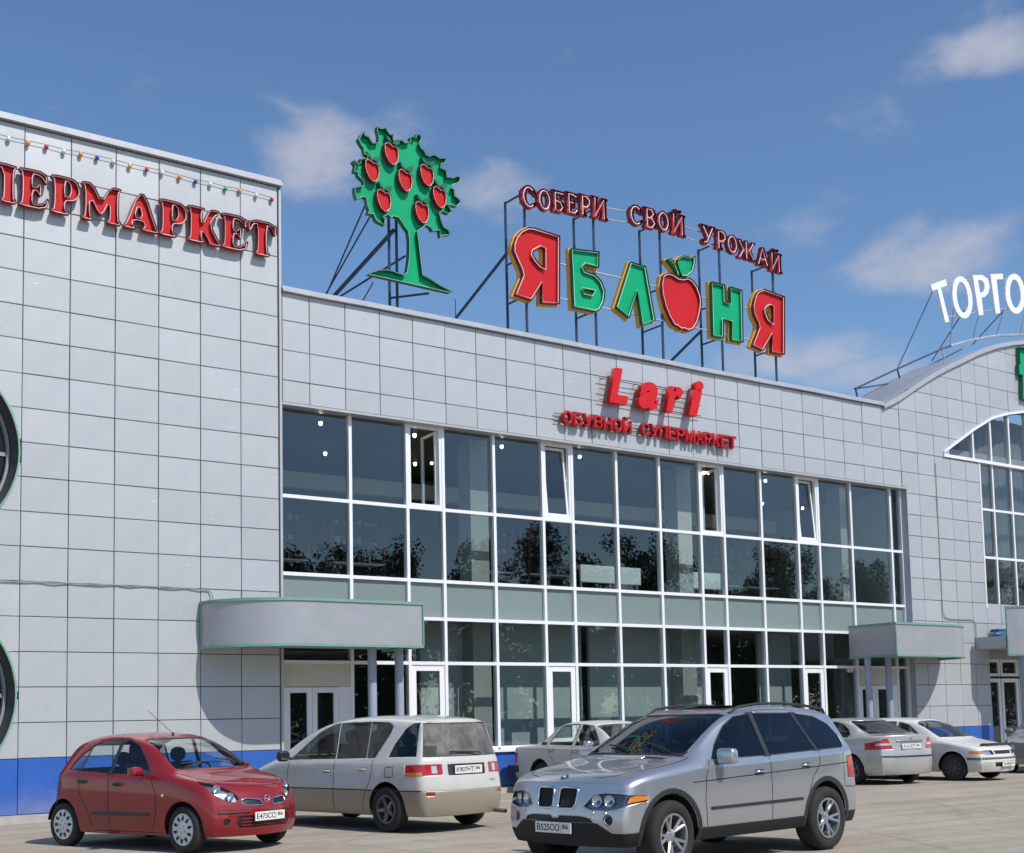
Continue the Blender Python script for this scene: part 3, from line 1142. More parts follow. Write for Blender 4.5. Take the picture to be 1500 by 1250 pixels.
# ------------------------------------------------------------------ canopies over the two side entrances
def canopy(name, label, xa, xb, flip, colx, cy):
    t = thing(name, label, 'canopy', (0, 0, 0))
    R, p, z0, z1 = 1.6, 1.6, 3.07, 3.99
    path = []
    cx = xa + R if not flip else xb - R
    for k in range(17):
        a = math.pi / 2 * k / 16
        path.append((cx - R * math.cos(a), -R * math.sin(a)) if not flip else (cx + R * math.cos(a), -R * math.sin(a)))
    end = xb if not flip else xa
    path += [(cx + (end - cx) * q, -p) for q in (.25, .5, .75, 1.0)]
    side = [(end, -p), (end, -p * .5), (end, -.02)]
    path[0] = (path[0][0], -.02)
    def strip(pts, off, t2, za, zb, nm, m):
        q = [(x, y) for x, y in pts]
        if flip:
            q = q[::-1]
        # push outwards by off
        n = len(q)
        out = []
        for k in range(n):
            a = Vector(q[max(k - 1, 0)])
            c2 = Vector(q[min(k + 1, n - 1)])
            d = (c2 - a).normalized()
            nn = Vector((d.y, -d.x))
            out.append(tuple(Vector(q[k]) + nn * off))
        return fascia(out, za, zb, t2, nm, m, t)
    f = strip(path, 0, .06, z0 + .05, z1 - .06, 'curved_fascia', M_canopy)
    smooth_by_angle(f.data, 30)
    sd = MB()
    x0, x1 = (end - .05, end) if not flip else (end, end + .05)
    sd.box((x0, -p + .065, z0 + .05), (x1, -.02, z1 - .06))
    sd.obj('side_fascia', M_canopy, t)
    f = strip(path, .025, .12, z1 - .058, z1, 'green_edge', M_green); smooth_by_angle(f.data, 30)
    f = strip(path, .030, .12, z0, z0 + .048, 'green_edge', M_green); smooth_by_angle(f.data, 30)
    e = MB()
    e.box((x0 - .012 + (.0 if not flip else -.012), -p + .10, z1 - .057), (x1 + .025, -.02, z1 - .001))
    e.obj('green_edge', M_green, t)
    MB().box((x0 - .012 + (.0 if not flip else -.012), -p + .10, z0 + .001), (x1 + .025, -.02, z0 + .047)).obj('green_edge', M_green, t)
    MB().bar((path[0][0], -.045, z0 + .05), (path[0][0], -.045, z1 - .06), .025).obj('green_edge', M_green, t)
    MB().bar((end, -p - .012, z0 + .05), (end, -p - .012, z1 - .06), .02).obj('green_edge', M_green, t)
    for za, zb, nm, m, ins in ((z0 + .055, z0 + .075, 'soffit', M_soffit, .07), (z1 - .10, z1 - .065, 'canopy_roof', M_roof, .07)):
        inner = [(cx + (x - cx) * (R - ins) / R, y * (R - ins) / R) for (x, y) in path[:17]] + [(end + (-.06 if not flip else .06), -p + ins), (end + (-.06 if not flip else .06), -.03)]
        inner[0] = (inner[0][0], -.03)
        b = MB()
        n = len(inner)
        tri = geometry.tessellate_polygon([[Vector((x, y, 0)) for x, y in inner]])
        b.add([(x, y, za) for x, y in inner], tri).add([(x, y, zb) for x, y in inner], tri)
        b.obj(nm, m, t)
    for x in colx:
        c2 = MB().bar((x, cy, .02), (x, cy, z0 + .05), .09, 20).obj('column', M_column, t)
        smooth_by_angle(c2.data)
        MB().box((x - .16, cy - .16, .0), (x + .16, cy + .16, .03)).obj('base_plate', M_lsteel, t)
    return t
canopy('entrance_canopy', 'rounded grey canopy with green edges and two columns beside the tall block', 9.73, 13.78, False, (12.97, 13.60), -.95)
canopy('entrance_canopy', 'rounded grey canopy with green edges over the far end of the glazing', 28.67, 32.75, True, (28.80, 29.68), -.52)

# kerb / apron along the walls
kb = MB().box((1.2, -.55, 0), (11.6, .02, .115))
kb.box((11.6, -.35, 0), (34.5, .15, .113))
struct(kb.obj('pavement', M_concrete))

# cables fixed to the walls
def cable(name, label, pts, r=.014):
    tag(MB().tube(pts, r, 6).obj(name, mat('cable_grey', (.28, .28, .29), .6), smooth=True), label, 'cable')
pts = []
for k in range(40):
    x = 5.0 + 4.83 * k / 39
    pts.append((x, -.03 - .006 * math.sin(k * 1.7), 4.235 + .012 * math.sin(k * 1.1)))
pts += [(9.90, -.03, 4.22), (9.95, -.05, 4.16), (9.97, -.09, 4.02)]
cable('wall_cable', 'grey cable strung across the tall block to the canopy', pts, .012)
cable('wall_cable', 'grey conduit running down the pavilion wall and along above the canopy',
      [(32.965, -.025, 9.0), (32.965, -.025, 7.0), (32.96, -.025, 4.9), (32.965, -.03, 4.48), (33.05, -.03, 4.36), (33.3, -.03, 4.32), (33.9, -.03, 4.32), (34.42, -.03, 4.33), (34.56, -.03, 4.2), (34.56, -.03, 3.8)], .012)

# garland of coloured bulbs on the tall block
GA = thing('bulb_garland', 'string of small coloured bulbs above the red letters', 'garland', (0, 0, 0))
gp = [(5.4, 12.31), (5.73, 12.30), (6.06, 12.3), (6.4, 12.31), (6.73, 12.32), (7.05, 12.31), (7.36, 12.33), (7.67, 12.34), (7.98, 12.34), (8.3, 12.33), (8.63, 12.34), (8.94, 12.35), (9.29, 12.34), (9.62, 12.33), (9.93, 12.34), (10.25, 12.33), (10.55, 12.35), (10.92, 12.34), (11.26, 12.33)]
MB().tube([(x, -.05, z + .045) for x, z in gp], .006, 5).obj('wire', M_joint, GA)
gcol = {'w': (.75, .76, .70), 'o': (.75, .30, .04), 'r': (.55, .03, .05), 'b': (.04, .09, .42), 'y': (.72, .45, .08), 'g': (.03, .42, .2)}
for ch, (x, z) in zip('rwworwobwyrwobwgowr', gp):
    bb = MB().lathe([(.002, -.045), (.03, -.035), (.042, -.005), (.036, .025), (.018, .045), (.002, .046)], 12, 'Z')
    bb.obj('bulb', mat('bulb_' + ch, gcol[ch], .25), GA, smooth=True, loc=(x, -.055, z))
# ------------------------------------------------------------------ signs
# outlines in metres on the facade plane (x, z)
SIGN = {
'ya1':[[(19.545,13.585),(19.482,11.831),(18.928,11.755),(18.935,12.262),(18.628,11.775),(18.111,11.826),(18.371,12.362),(18.342,12.48),(18.197,12.738),(18.108,12.904),(18.113,13.089),(18.2,13.291),(18.353,13.477),(18.555,13.601),(18.744,13.631)],[(18.842,13.116),(18.932,13.168),(19.058,13.156),(19.044,12.675),(18.918,12.713),(18.771,12.829),(18.686,12.937),(18.714,13.035)]],
'be':[[(19.894,13.34),(20.81,13.437),(20.781,13.003),(20.353,13.015),(20.275,12.932),(20.333,12.837),(20.666,12.804),(20.863,12.659),(20.971,12.422),(20.926,12.157),(20.782,11.908),(20.632,11.836),(19.931,11.831)],[(20.277,12.356),(20.602,12.366),(20.54,12.276),(20.314,12.272)]],
'el':[[(21.869,13.379),(22.387,13.352),(22.665,11.939),(22.209,11.731),(22.055,12.617),(21.765,11.859),(21.321,12.071)]],
'apple':[[(22.991,13.212),(23.072,13.286),(23.215,13.337),(23.372,13.331),(23.559,13.27),(23.718,13.276),(23.913,13.336),(24.072,13.293),(24.227,13.153),(24.347,12.932),(24.377,12.743),(24.325,12.468),(24.213,12.16),(24.041,11.928),(23.845,11.855),(23.719,11.887),(23.591,11.855),(23.467,11.918),(23.342,11.933),(23.193,12.11),(23.048,12.369),(22.953,12.683),(22.925,12.962)]],
'stem':[[(23.152,13.695),(23.264,13.735),(23.448,13.62),(23.551,13.448),(23.582,13.294),(23.498,13.331),(23.379,13.5),(23.227,13.614)]],
'leaf':[[(23.55,13.772),(23.649,13.871),(23.779,13.913),(24.037,13.923),(24.185,13.989),(24.175,13.773),(24.083,13.537),(23.882,13.367),(23.673,13.327),(23.604,13.422),(23.527,13.624)]],
'en':[[(24.768,13.383),(25.283,13.386),(25.283,12.936),(25.481,12.913),(25.482,13.376),(25.951,13.356),(25.92,11.862),(25.464,11.849),(25.501,12.373),(25.186,12.39),(25.16,11.87),(24.756,11.863)]],
'ya2':[[(26.674,13.482),(26.859,13.551),(27.678,13.476),(27.579,11.764),(27.041,11.754),(27.088,12.28),(26.71,11.751),(26.274,11.836),(26.582,12.399),(26.555,12.512),(26.404,12.733),(26.368,12.985),(26.454,13.235),(26.561,13.4)],[(26.982,13.063),(27.084,13.109),(27.183,13.091),(27.157,12.623),(26.979,12.712),(26.887,12.862),(26.877,12.967)]],
'tree':[[(13.853,14.709),(13.938,14.817),(13.958,14.726),(14.062,14.711),(14.124,14.631),(14.155,14.595),(14.304,14.646),(14.306,14.796),(14.266,14.92),(14.278,15.009),(14.384,14.993),(14.491,15.045),(14.554,14.975),(14.618,14.904),(14.7,14.931),(14.702,14.8),(14.789,14.787),(14.898,14.865),(15.006,14.815),(15.139,14.875),(15.152,14.982),(15.207,15.029),(15.291,15.011),(15.319,15.097),(15.435,15.113),(15.455,15.01),(15.393,14.896),(15.446,14.792),(15.539,14.746),(15.578,14.664),(15.667,14.66),(15.724,14.707),(15.826,14.728),(15.938,14.681),(16.12,14.721),(16.095,14.596),(15.991,14.541),(15.978,14.449),(16.125,14.421),(16.145,14.267),(16.317,14.296),(16.434,14.369),(16.52,14.319),(16.476,14.21),(16.313,14.102),(16.27,14.023),(16.345,14.001),(16.354,13.864),(16.468,13.81),(16.517,13.741),(16.394,13.605),(16.257,13.604),(16.147,13.6),(16.21,13.535),(16.265,13.448),(16.161,13.376),(16.003,13.407),(15.911,13.342),(15.975,13.169),(16.023,13.042),(16.164,12.993),(16.201,12.879),(15.991,12.82),(15.918,12.756),(15.903,12.929),(15.711,12.875),(15.657,12.945),(15.546,12.981),(15.456,12.903),(15.311,12.786),(15.344,12.532),(15.388,12.155),(15.436,11.779),(15.634,11.729),(15.922,11.617),(16.248,11.53),(16.167,11.49),(13.998,11.524),(14.082,11.6),(14.272,11.683),(14.484,11.732),(14.654,11.727),(14.911,11.69),(14.999,11.773),(15.058,12.09),(15.076,12.477),(15.047,12.721),(14.93,12.85),(14.803,12.996),(14.674,13.0),(14.609,12.944),(14.525,13.008),(14.417,12.932),(14.458,12.861),(14.435,12.742),(14.309,12.772),(14.225,12.796),(14.143,12.929),(13.996,12.916),(14.039,13.001),(13.998,13.087),(13.969,13.26),(13.907,13.283),(13.719,13.185),(13.67,13.371),(13.681,13.458),(13.911,13.558),(13.901,13.65),(13.768,13.732),(13.758,13.805),(13.659,13.801),(13.698,13.961),(13.637,14.037),(13.683,14.093),(13.771,14.007),(13.834,14.069),(13.825,14.143),(14.003,14.209),(14.014,14.265),(13.947,14.267),(13.912,14.42),(13.87,14.453),(13.778,14.586)]],
'apples':[(14.632,14.435),(14.125,13.921),(14.987,13.893),(15.575,14.153),(14.418,13.294),(15.423,13.236),(15.912,13.705)],
'torgo_t':[[(35.32,15.391),(36.141,15.724),(36.208,15.533),(35.857,15.389),(36.217,14.311),(36.0,14.243),(35.673,15.307),(35.399,15.205)]],
'torgo_o':[[(37.563,15.411),(37.564,15.184),(37.511,14.966),(37.409,14.778),(37.269,14.639),(37.104,14.563),(36.931,14.556),(36.766,14.618),(36.626,14.744),(36.524,14.92),(36.47,15.131),(36.468,15.355),(36.519,15.57),(36.619,15.758),(36.757,15.898),(36.921,15.978),(37.094,15.988),(37.261,15.928),(37.403,15.803),(37.507,15.625)],[(37.32,15.349),(37.326,15.185),(37.301,15.029),(37.247,14.897),(37.171,14.802),(37.079,14.753),(36.981,14.755),(36.886,14.807),(36.804,14.904),(36.742,15.036),(36.707,15.192),(36.701,15.354),(36.726,15.509),(36.779,15.641),(36.854,15.737),(36.946,15.787),(37.044,15.786),(37.139,15.736),(37.222,15.639),(37.284,15.505)]],
'torgo_r':[[(37.652,16.15),(38.201,16.261),(38.501,16.183),(38.595,15.927),(38.49,15.678),(38.269,15.501),(38.096,15.453),(38.145,14.867),(37.883,14.802)],[(37.93,16.023),(38.13,16.072),(38.28,15.995),(38.299,15.832),(38.217,15.671),(38.028,15.608)]],
'torgo_g':[[(38.676,16.371),(39.399,16.533),(39.402,16.338),(39.01,16.248),(39.127,15.096),(38.857,15.029)]],
'torgo_o2':[[(40.687,16.078),(40.666,15.85),(40.588,15.631),(40.461,15.444),(40.298,15.307),(40.115,15.232),(39.93,15.227),(39.761,15.291),(39.624,15.419),(39.533,15.597),(39.495,15.809),(39.515,16.034),(39.591,16.25),(39.715,16.437),(39.876,16.576),(40.058,16.654),(40.244,16.663),(40.416,16.6),(40.555,16.473),(40.649,16.293)],[(40.408,16.015),(40.398,15.854),(40.358,15.701),(40.291,15.573),(40.205,15.481),(40.107,15.435),(40.007,15.438),(39.916,15.49),(39.841,15.587),(39.79,15.718),(39.768,15.87),(39.777,16.03),(39.817,16.182),(39.883,16.31),(39.968,16.403),(40.066,16.451),(40.166,16.449),(40.259,16.397),(40.334,16.301),(40.386,16.169)]],
'green':[[(37.529,13.241),(38.345,13.306),(38.169,11.523),(37.553,11.543),(37.609,12.341),(37.442,12.337),(37.439,12.653),(37.522,12.685)]],
}
def area(p):
    return sum(p[i][0] * p[(i + 1) % len(p)][1] - p[(i + 1) % len(p)][0] * p[i][1] for i in range(len(p))) / 2
def offset(poly, d):
    """move a closed outline inwards by d (negative: outwards)"""
    if area(poly) < 0:
        poly = poly[::-1]
    n = len(poly)
    res = []
    for i in range(n):
        a, b, c = Vector(poly[i - 1]), Vector(poly[i]), Vector(poly[(i + 1) % n])
        e1, e2 = (b - a), (c - b)
        if e1.length < 1e-6 or e2.length < 1e-6:
            res.append(tuple(b))
            continue
        e1.normalize()
        e2.normalize()
        n1, n2 = Vector((-e1.y, e1.x)), Vector((-e2.y, e2.x))
        bis = n1 + n2
        if bis.length < .35:
            bis = n1 * .35
            k = d
            res.append(tuple(b + n1 * d))
            continue
        k = d / max(.45, bis.length_squared / 2 * 1.0)
        res.append(tuple(b + bis / 2 * k))
    return res
def rounded(poly, it=1):
    for _ in range(it):
        r = []
        n = len(poly)
        for i in range(n):
            a, b = Vector(poly[i]), Vector(poly[(i + 1) % n])
            r += [tuple(a.lerp(b, .25)), tuple(a.lerp(b, .75))]
        poly = r
    return poly
def plate(conts, y, m, name, parent, thick=0.0):
    b = MB()
    tri = geometry.tessellate_polygon([[Vector((x, z, 0)) for x, z in c] for c in conts])
    flat = [p for c in conts for p in c]
    b.add([(x, y, z) for x, z in flat], tri)
    if thick:
        b.add([(x, y + thick, z) for x, z in flat], tri)
        for c in conts:
            n = len(c)
            b.add([(x, y, z) for x, z in c] + [(x, y + thick, z) for x, z in c], [(i, (i + 1) % n, n + (i + 1) % n, n + i) for i in range(n)])
    return b.obj(name, m, parent)
def wall(conts, y0, y1, t, m, name, parent):
    """upstanding rim of a channel letter: outer contours first, then holes (walls stay on the solid side)"""
    b = MB()
    for k, c in enumerate(conts):
        c = c if area(c) > 0 else c[::-1]
        i2 = offset(c, t if k == 0 or conts_outer(conts, k) else -t)
        n = len(c)
        vs = [(x, y0, z) for x, z in c] + [(x, y1, z) for x, z in c] + [(x, y0, z) for x, z in i2] + [(x, y1, z) for x, z in i2]
        fs = []
        for i in range(n):
            j = (i + 1) % n
            fs += [(i, j, n + j, n + i), (2 * n + i, 3 * n + i, 3 * n + j, 2 * n + j), (i, 2 * n + i, 2 * n + j, j), (n + i, n + j, 3 * n + j, 3 * n + i)]
        b.add(vs, fs)
    return b.obj(name, m, parent)
def conts_outer(conts, k):
    """a later contour that is not inside the first is an outer one too"""
    x, z = conts[k][0]
    c = conts[0]
    ins = False
    for i in range(len(c)):
        (x1, z1), (x2, z2) = c[i - 1], c[i]
        if (z1 > z) != (z2 > z) and x < (x2 - x1) * (z - z1) / (z2 - z1) + x1:
            ins = not ins
    return not ins
def tubes(conts, y, ins, r, m, name, parent):
    b = MB()
    for k, c in enumerate(conts):
        q = offset(c, ins if k == 0 or conts_outer(conts, k) else -ins)
        b.tube([(x, y, z) for x, z in q], r, 5, closed=True)
    return b.obj(name, m, parent)
def channel(parent, conts, yfront, depth, face, side, tube, name='letter', tin=.05, tr=.012, back=None, rim=.014):
    """open tray letter: recessed face, upstanding rim, neon line, optional wider back tray"""
    face_o = plate(conts, yfront + depth, face, name, parent, .012)
    wall(conts, yfront, yfront + depth - .001, rim, side, 'rim', face_o)
    if tube:
        tubes(conts, yfront + depth * .35, tin, tr, tube, 'neon_line', face_o)
    if back:
        bm_, off, d2 = back
        bc = [offset(c, -off if k == 0 or conts_outer(conts, k) else off) for k, c in enumerate(conts)]
        plate(bc, yfront + depth + .014, bm_, 'back_tray', face_o, d2)
    return face_o

# rooftop name sign
NS = thing('rooftop_name_sign', 'large red and green rooftop letters with an apple as the letter O', 'sign', (0, 0, 0))
for k, fm, sm, tm in (('ya1', M_red, M_dred, M_tube), ('be', M_green2, M_dgreen, M_tubeg), ('el', M_green2, M_dgreen, M_tubeg), ('apple', M_red, M_dred, M_tube),
                      ('stem', M_green2, M_dgreen, M_tubeg), ('leaf', M_green2, M_dgreen, M_tubeg), ('en', M_green2, M_dgreen, M_tubeg), ('ya2', M_red, M_dred, M_tube)):
    cs = SIGN[k]
    small = k in ('stem', 'leaf')
    channel(NS, cs, .9, .10, fm, sm, tm, 'letter' if k not in ('apple', 'stem', 'leaf') else k, tin=.075 if not small else .045, tr=.014, back=(M_yellow, .06, .12))
# slogan letters
LET = {
 'П': [[(0,0),(.42,0),(.42,.1),(.36,.14),(.36,.86),(.64,.86),(.64,.14),(.58,.1),(.58,0),(1,0),(1,.1),(.94,.15),(.94,.85),(1,.9),(1,1),(0,1),(0,.9),(.06,.85),(.06,.15),(0,.1)]],
 'Е': [[(0,0),(.88,0),(1,.28),(.9,.32),(.78,.17),(.62,.13),(.46,.13),(.46,.44),(.58,.46),(.64,.36),(.74,.34),(.74,.69),(.64,.68),(.58,.58),(.46,.57),(.46,.87),(.6,.87),(.74,.83),(.84,.7),(.95,.7),(.9,1),(0,1),(0,.92),(.1,.86),(.1,.14),(0,.08)]],
 'Р': [[(0,0),(.62,0),(.62,.08),(.5,.14),(.5,.36),(.7,.37),(.88,.44),(1,.58),(1,.78),(.9,.92),(.72,1),(0,1),(0,.92),(.1,.86),(.1,.14),(0,.08)], [(.5,.5),(.58,.5),(.64,.57),(.66,.68),(.64,.8),(.58,.87),(.5,.87)]],
 'М': [[(0,0),(.28,0),(.28,.08),(.22,.13),(.22,.6),(.42,.2),(.54,.2),(.70,.58),(.70,.13),(.64,.08),(.64,0),(1,0),(1,.08),(.94,.14),(.94,.86),(1,.92),(1,1),(.72,1),(.5,.55),(.28,1),(0,1),(0,.92),(.08,.86),(.08,.13),(0,.08)]],
 'А': [[(0,0),(.36,0),(.36,.08),(.27,.12),(.3,.24),(.56,.24),(.6,.12),(.52,.08),(.52,0),(1,0),(1,.08),(.93,.14),(.64,1),(.4,1),(.09,.14),(0,.08)], [(.34,.36),(.53,.36),(.44,.68)]],
 'К': [[(0,0),(.5,0),(.5,.08),(.43,.13),(.43,.36),(.62,.08),(.62,0),(1,0),(1,.08),(.92,.13),(.68,.56),(.82,.84),(.95,.88),(.95,1),(.68,1),(.6,.9),(.47,.62),(.43,.62),(.43,.87),(.5,.92),(.5,1),(0,1),(0,.92),(.08,.87),(.08,.13),(0,.08)]],
 'Т': [[(.25,0),(.75,0),(.75,.08),(.67,.13),(.67,.87),(.8,.85),(.9,.64),(1,.66),(.97,1),(.03,1),(0,.66),(.1,.64),(.2,.85),(.33,.87),(.33,.13),(.25,.08)]],
 'Б': [[(0,0),(.65,0),(.9,.1),(1,.28),(.9,.48),(.65,.58),(.42,.58),(.42,.88),(.7,.88),(.82,.72),(.92,.72),(.9,1),(0,1),(0,.92),(.1,.88),(.1,.12),(0,.08)], [(.42,.12),(.6,.12),(.68,.28),(.6,.46),(.42,.46)]],
 'И': [[(0,0),(.36,0),(.64,.6),(.64,.1),(.58,.08),(.58,0),(1,0),(1,.08),(.92,.12),(.92,.88),(1,.92),(1,1),(.64,1),(.36,.4),(.36,.88),(.42,.92),(.42,1),(0,1),(0,.92),(.08,.88),(.08,.12),(0,.08)]],
 'В': [[(0,0),(.7,0),(.95,.1),(1,.28),(.92,.46),(.75,.53),(.9,.64),(.92,.8),(.82,.95),(.65,1),(0,1),(0,.92),(.1,.88),(.1,.12),(0,.08)], [(.42,.12),(.58,.12),(.66,.28),(.58,.45),(.42,.45)], [(.42,.58),(.54,.58),(.6,.73),(.54,.88),(.42,.88)]],
 'У': [[(.12,0),(.34,0),(.48,.12),(.9,.88),(1,.92),(1,1),(.62,1),(.62,.92),(.7,.88),(.56,.58),(.38,.88),(.46,.92),(.46,1),(0,1),(0,.92),(.08,.88),(.42,.32),(.34,.16),(.26,.16),(.2,.26),(.08,.24),(.04,.1)]],
 'Ж': [[(0,0),(.26,0),(.38,.38),(.42,.38),(.42,0),(.58,0),(.58,.38),(.62,.38),(.74,0),(1,0),(1,.1),(.92,.12),(.76,.52),(.9,.88),(1,.9),(1,1),(.8,1),(.62,.6),(.58,.6),(.58,1),(.42,1),(.42,.6),(.38,.6),(.2,1),(0,1),(0,.9),(.1,.88),(.24,.52),(.08,.12),(0,.1)]],
}
def ell(rx, ry, n=20, a0=0, a1=360):
    return [(.5 + rx * math.cos(rad(a0 + (a1 - a0) * k / (n if a1 - a0 == 360 else n - 1))), .5 + ry * math.sin(rad(a0 + (a1 - a0) * k / (n if a1 - a0 == 360 else n - 1)))) for k in range(n)]
LET['О'] = [ell(.5, .5), ell(.2, .33)]
LET['С'] = [ell(.5, .5, 18, 48, 312) + [(.98, .34), (.88, .34)] + ell(.2, .34, 12, 300, 60) + [(.86, .62), (.98, .62)]]
LET['Й'] = [[(x, z * .84) for x, z in LET['И'][0]], [(.25, .98), (.3, .90), (.5, .86), (.7, .90), (.75, .98), (.64, 1), (.5, .95), (.36, 1)]]
SK = {   # single neon strokes of the small letters
 'С': [ell(.35, .42, 14, 50, 310)], 'О': [ell(.35, .42, 16) + [(.85, .5)]],
 'Б': [[(.85, .9), (.25, .9), (.25, .1), (.62, .1), (.82, .28), (.62, .5), (.25, .52)]],
 'Е': [[(.85, .85), (.6, .92), (.27, .92), (.27, .54), (.6, .54)], [(.27, .54), (.27, .08), (.7, .08), (.9, .25)]],
 'Р': [[(.3, .06), (.3, .92), (.65, .93), (.85, .8), (.85, .6), (.65, .44), (.3, .44)]],
 'И': [[(.22, .95), (.22, .08), (.78, .92), (.78, .05)]], 'Й': [[(.22, .8), (.22, .08), (.78, .76), (.78, .05)]],
 'В': [[(.26, .06), (.26, .93), (.6, .93), (.75, .75), (.55, .54), (.26, .52)], [(.55, .54), (.82, .3), (.62, .08), (.26, .06)]],
 'У': [[(.18, .92), (.5, .4)], [(.82, .92), (.4, .14), (.2, .12)]],
 'Ж': [[(.5, .05), (.5, .95)], [(.1, .06), (.34, .5), (.1, .94)], [(.9, .06), (.66, .5), (.9, .94)]],
 'А': [[(.12, .06), (.5, .94), (.85, .06)], [(.28, .36), (.7, .36)]],
}
def fit(ch, x0, x1, z0, z1, rnd=0):
    cs = [[(x0 + (x1 - x0) * x, z0 + (z1 - z0) * z) for x, z in c] for c in LET[ch]]
    return [rounded(c, rnd) for c in cs] if rnd else cs
SL = thing('slogan_sign', 'arched line of small dark red neon letters above the big rooftop letters', 'sign', (0, 0, 0))
slog = [('С',18.38,18.88,14.10,14.68),('О',18.88,19.33,14.14,14.70),('Б',19.34,19.75,14.19,14.75),('Е',19.77,20.18,14.24,14.80),('Р',20.20,20.60,14.28,14.84),('И',20.61,21.14,14.31,14.88),
        ('С',21.87,22.38,14.40,14.96),('В',22.39,22.85,14.42,14.98),('О',22.86,23.32,14.44,15.0),('Й',23.34,23.88,14.44,15.15),
        ('У',24.46,25.0,14.40,14.95),('Р',25.0,25.44,14.37,14.92),('О',25.44,25.88,14.34,14.88),('Ж',25.86,26.56,14.28,14.82),('А',26.62,27.1,14.22,14.76),('Й',27.12,27.64,14.14,14.82)]
for ch, x0, x1, z0, z1 in slog:
    o = channel(SL, [offset(c, -.018 if k == 0 or conts_outer(LET[ch], k) else .018) for k, c in enumerate(fit(ch, x0, x1, z0, z1))], .93, .10, mat('slogan_red', (.45, .014, .03), .4), M_dred, None, rim=.012)
    b = MB()
    for st in SK[ch]:
        b.tube([(x0 + (x1 - x0) * x, .945, z0 + (z1 - z0) * z) for x, z in st], .016, 5)
    b.obj('neon_line', M_tube, o)
# supermarket letters on the tall block
PM = thing('wall_letter_sign', 'row of heavy red serif neon letters on the tall block', 'sign', (0, 0, 0))
for ch, x0, x1 in [('П',5.56,6.18),('Е',6.23,6.77),('Р',6.80,7.33),('М',7.36,8.10),('А',8.14,8.84),('Р',8.85,9.41),('К',9.42,10.12),('Е',10.13,10.70),('Т',10.69,11.32)]:
    channel(PM, fit(ch, x0, x1, 11.07, 11.79, 1), -.17, .10, M_red, M_dred, M_tube, tin=.036, tr=.0105, rim=.013)

# steel frames of the rooftop signs
FR = NS
tops = [(18.61, 14.50), (20.81, 14.55), (23.10, 14.70), (25.31, 14.60), (27.44, 14.40)]
for x, zt in tops:
    MB().bar((x, 1.13, 9.75), (x, 1.13, zt), .035).obj('post', M_steel, FR)
    MB().bar((x, 1.93, 9.75), (x, 1.93, zt + .1), .035).obj('post', M_steel, FR)
    for z in (zt + .06, 12.95, 11.95):
        MB().bar((x, 1.10, z), (x, 1.96, z), .026).obj('tie', M_steel, FR)
for x, zt, yb in ((18.61, 13.25, 9.0), (25.31, 12.35, 9.0)):
    MB().bar((x, 1.93, zt), (x, 9.5, zt - 7.5 * .19 - 1.9), .04).obj('raking_strut', M_steel, FR)
for z, xa, xb in ((12.95, 18.2, 27.6), (12.05, 18.2, 27.6)):
    MB().bar((xa, 1.10, z), (xb, 1.10, z), .022).obj('rail', M_lsteel, FR)
ar = [(18.40, 14.52), (20.8, 14.68), (22.2, 14.80), (23.6, 14.82), (25.2, 14.74), (26.6, 14.60), (27.6, 14.48)]
for dz in (0, -.30):
    MB().tube([(x, 1.06, z + dz) for x, z in ar], .02, 6).obj('rail', M_lsteel, FR)

# tree sign
TS = thing('tree_sign', 'green cut out apple tree sign with seven red apples on the roof', 'sign', (0, 0, 0))
tree = SIGN['tree'][0]
tp = plate([tree], .92, M_green2, 'tree_face', TS, .015)
wall([tree], .80, .919, .010, M_dgreen, 'rim', tp)
tubes([tree], .81, .022, .007, M_tubeg, 'neon_line', tp)
ap = [(-.02,.30),(-.12,.33),(-.20,.26),(-.21,.10),(-.17,-.08),(-.10,-.22),(.0,-.30),(.10,-.28),(.18,-.16),(.21,.02),(.20,.18),(.12,.28),(.04,.25)]
lf = [(.03,.34),(.10,.44),(.24,.50),(.24,.38),(.14,.31)]
lf2 = [(.0,.33),(-.10,.40),(-.14,.52),(-.03,.46)]
for (x, z) in SIGN['apples']:
    c = [(x + px * .92, z + pz * .82) for px, pz in ap]
    o = plate([c], .84, M_red, 'apple', TS, .012)
    wall([c], .77, .839, .010, M_dred, 'rim', o)
    tubes([c], .79, .03, .010, M_tube, 'neon_line', o)
    plate([offset(c, .012)], .854, M_dred, 'apple_back', o, .065)
    for l in (lf, lf2):
        q = [(x + px * .92, z + pz * .82) for px, pz in l]
        plate([q], .80, M_dgreen, 'apple_leaf', o, .12)
TF = TS
for p, q, r in [((14.80, 1.25, 9.75), (14.80, 1.25, 14.0), .035), ((15.0, 1.25, 9.75), (15.0, 1.25, 14.0), .035),
                ((14.9, 1.2, 12.85), (14.9, 6.2, 11.6), .05), ((14.3, 1.2, 13.6), (14.9, 4.6, 12.2), .02), ((14.6, 1.2, 13.6), (14.9, 4.7, 12.2), .02),
                ((15.2, 1.2, 12.3), (14.9, 4.9, 12.0), .026), ((14.9, 4.7, 12.1), (15.6, 5.0, 11.0), .03),
                ((14.2, .95, 11.42), (14.2, 3.0, 10.2), .014), ((16.4, .95, 11.42), (16.4, .95, 9.75), .012),
                ((14.8, 1.25, 11.25), (15.7, 1.0, 11.45), .03), ((14.8, 1.25, 11.1), (14.8, 2.6, 10.6), .025), ((15.0, 1.25, 11.1), (15.6, 1.6, 10.5), .025)]:
    MB().bar(p, q, r).obj('strut', M_steel, TF)

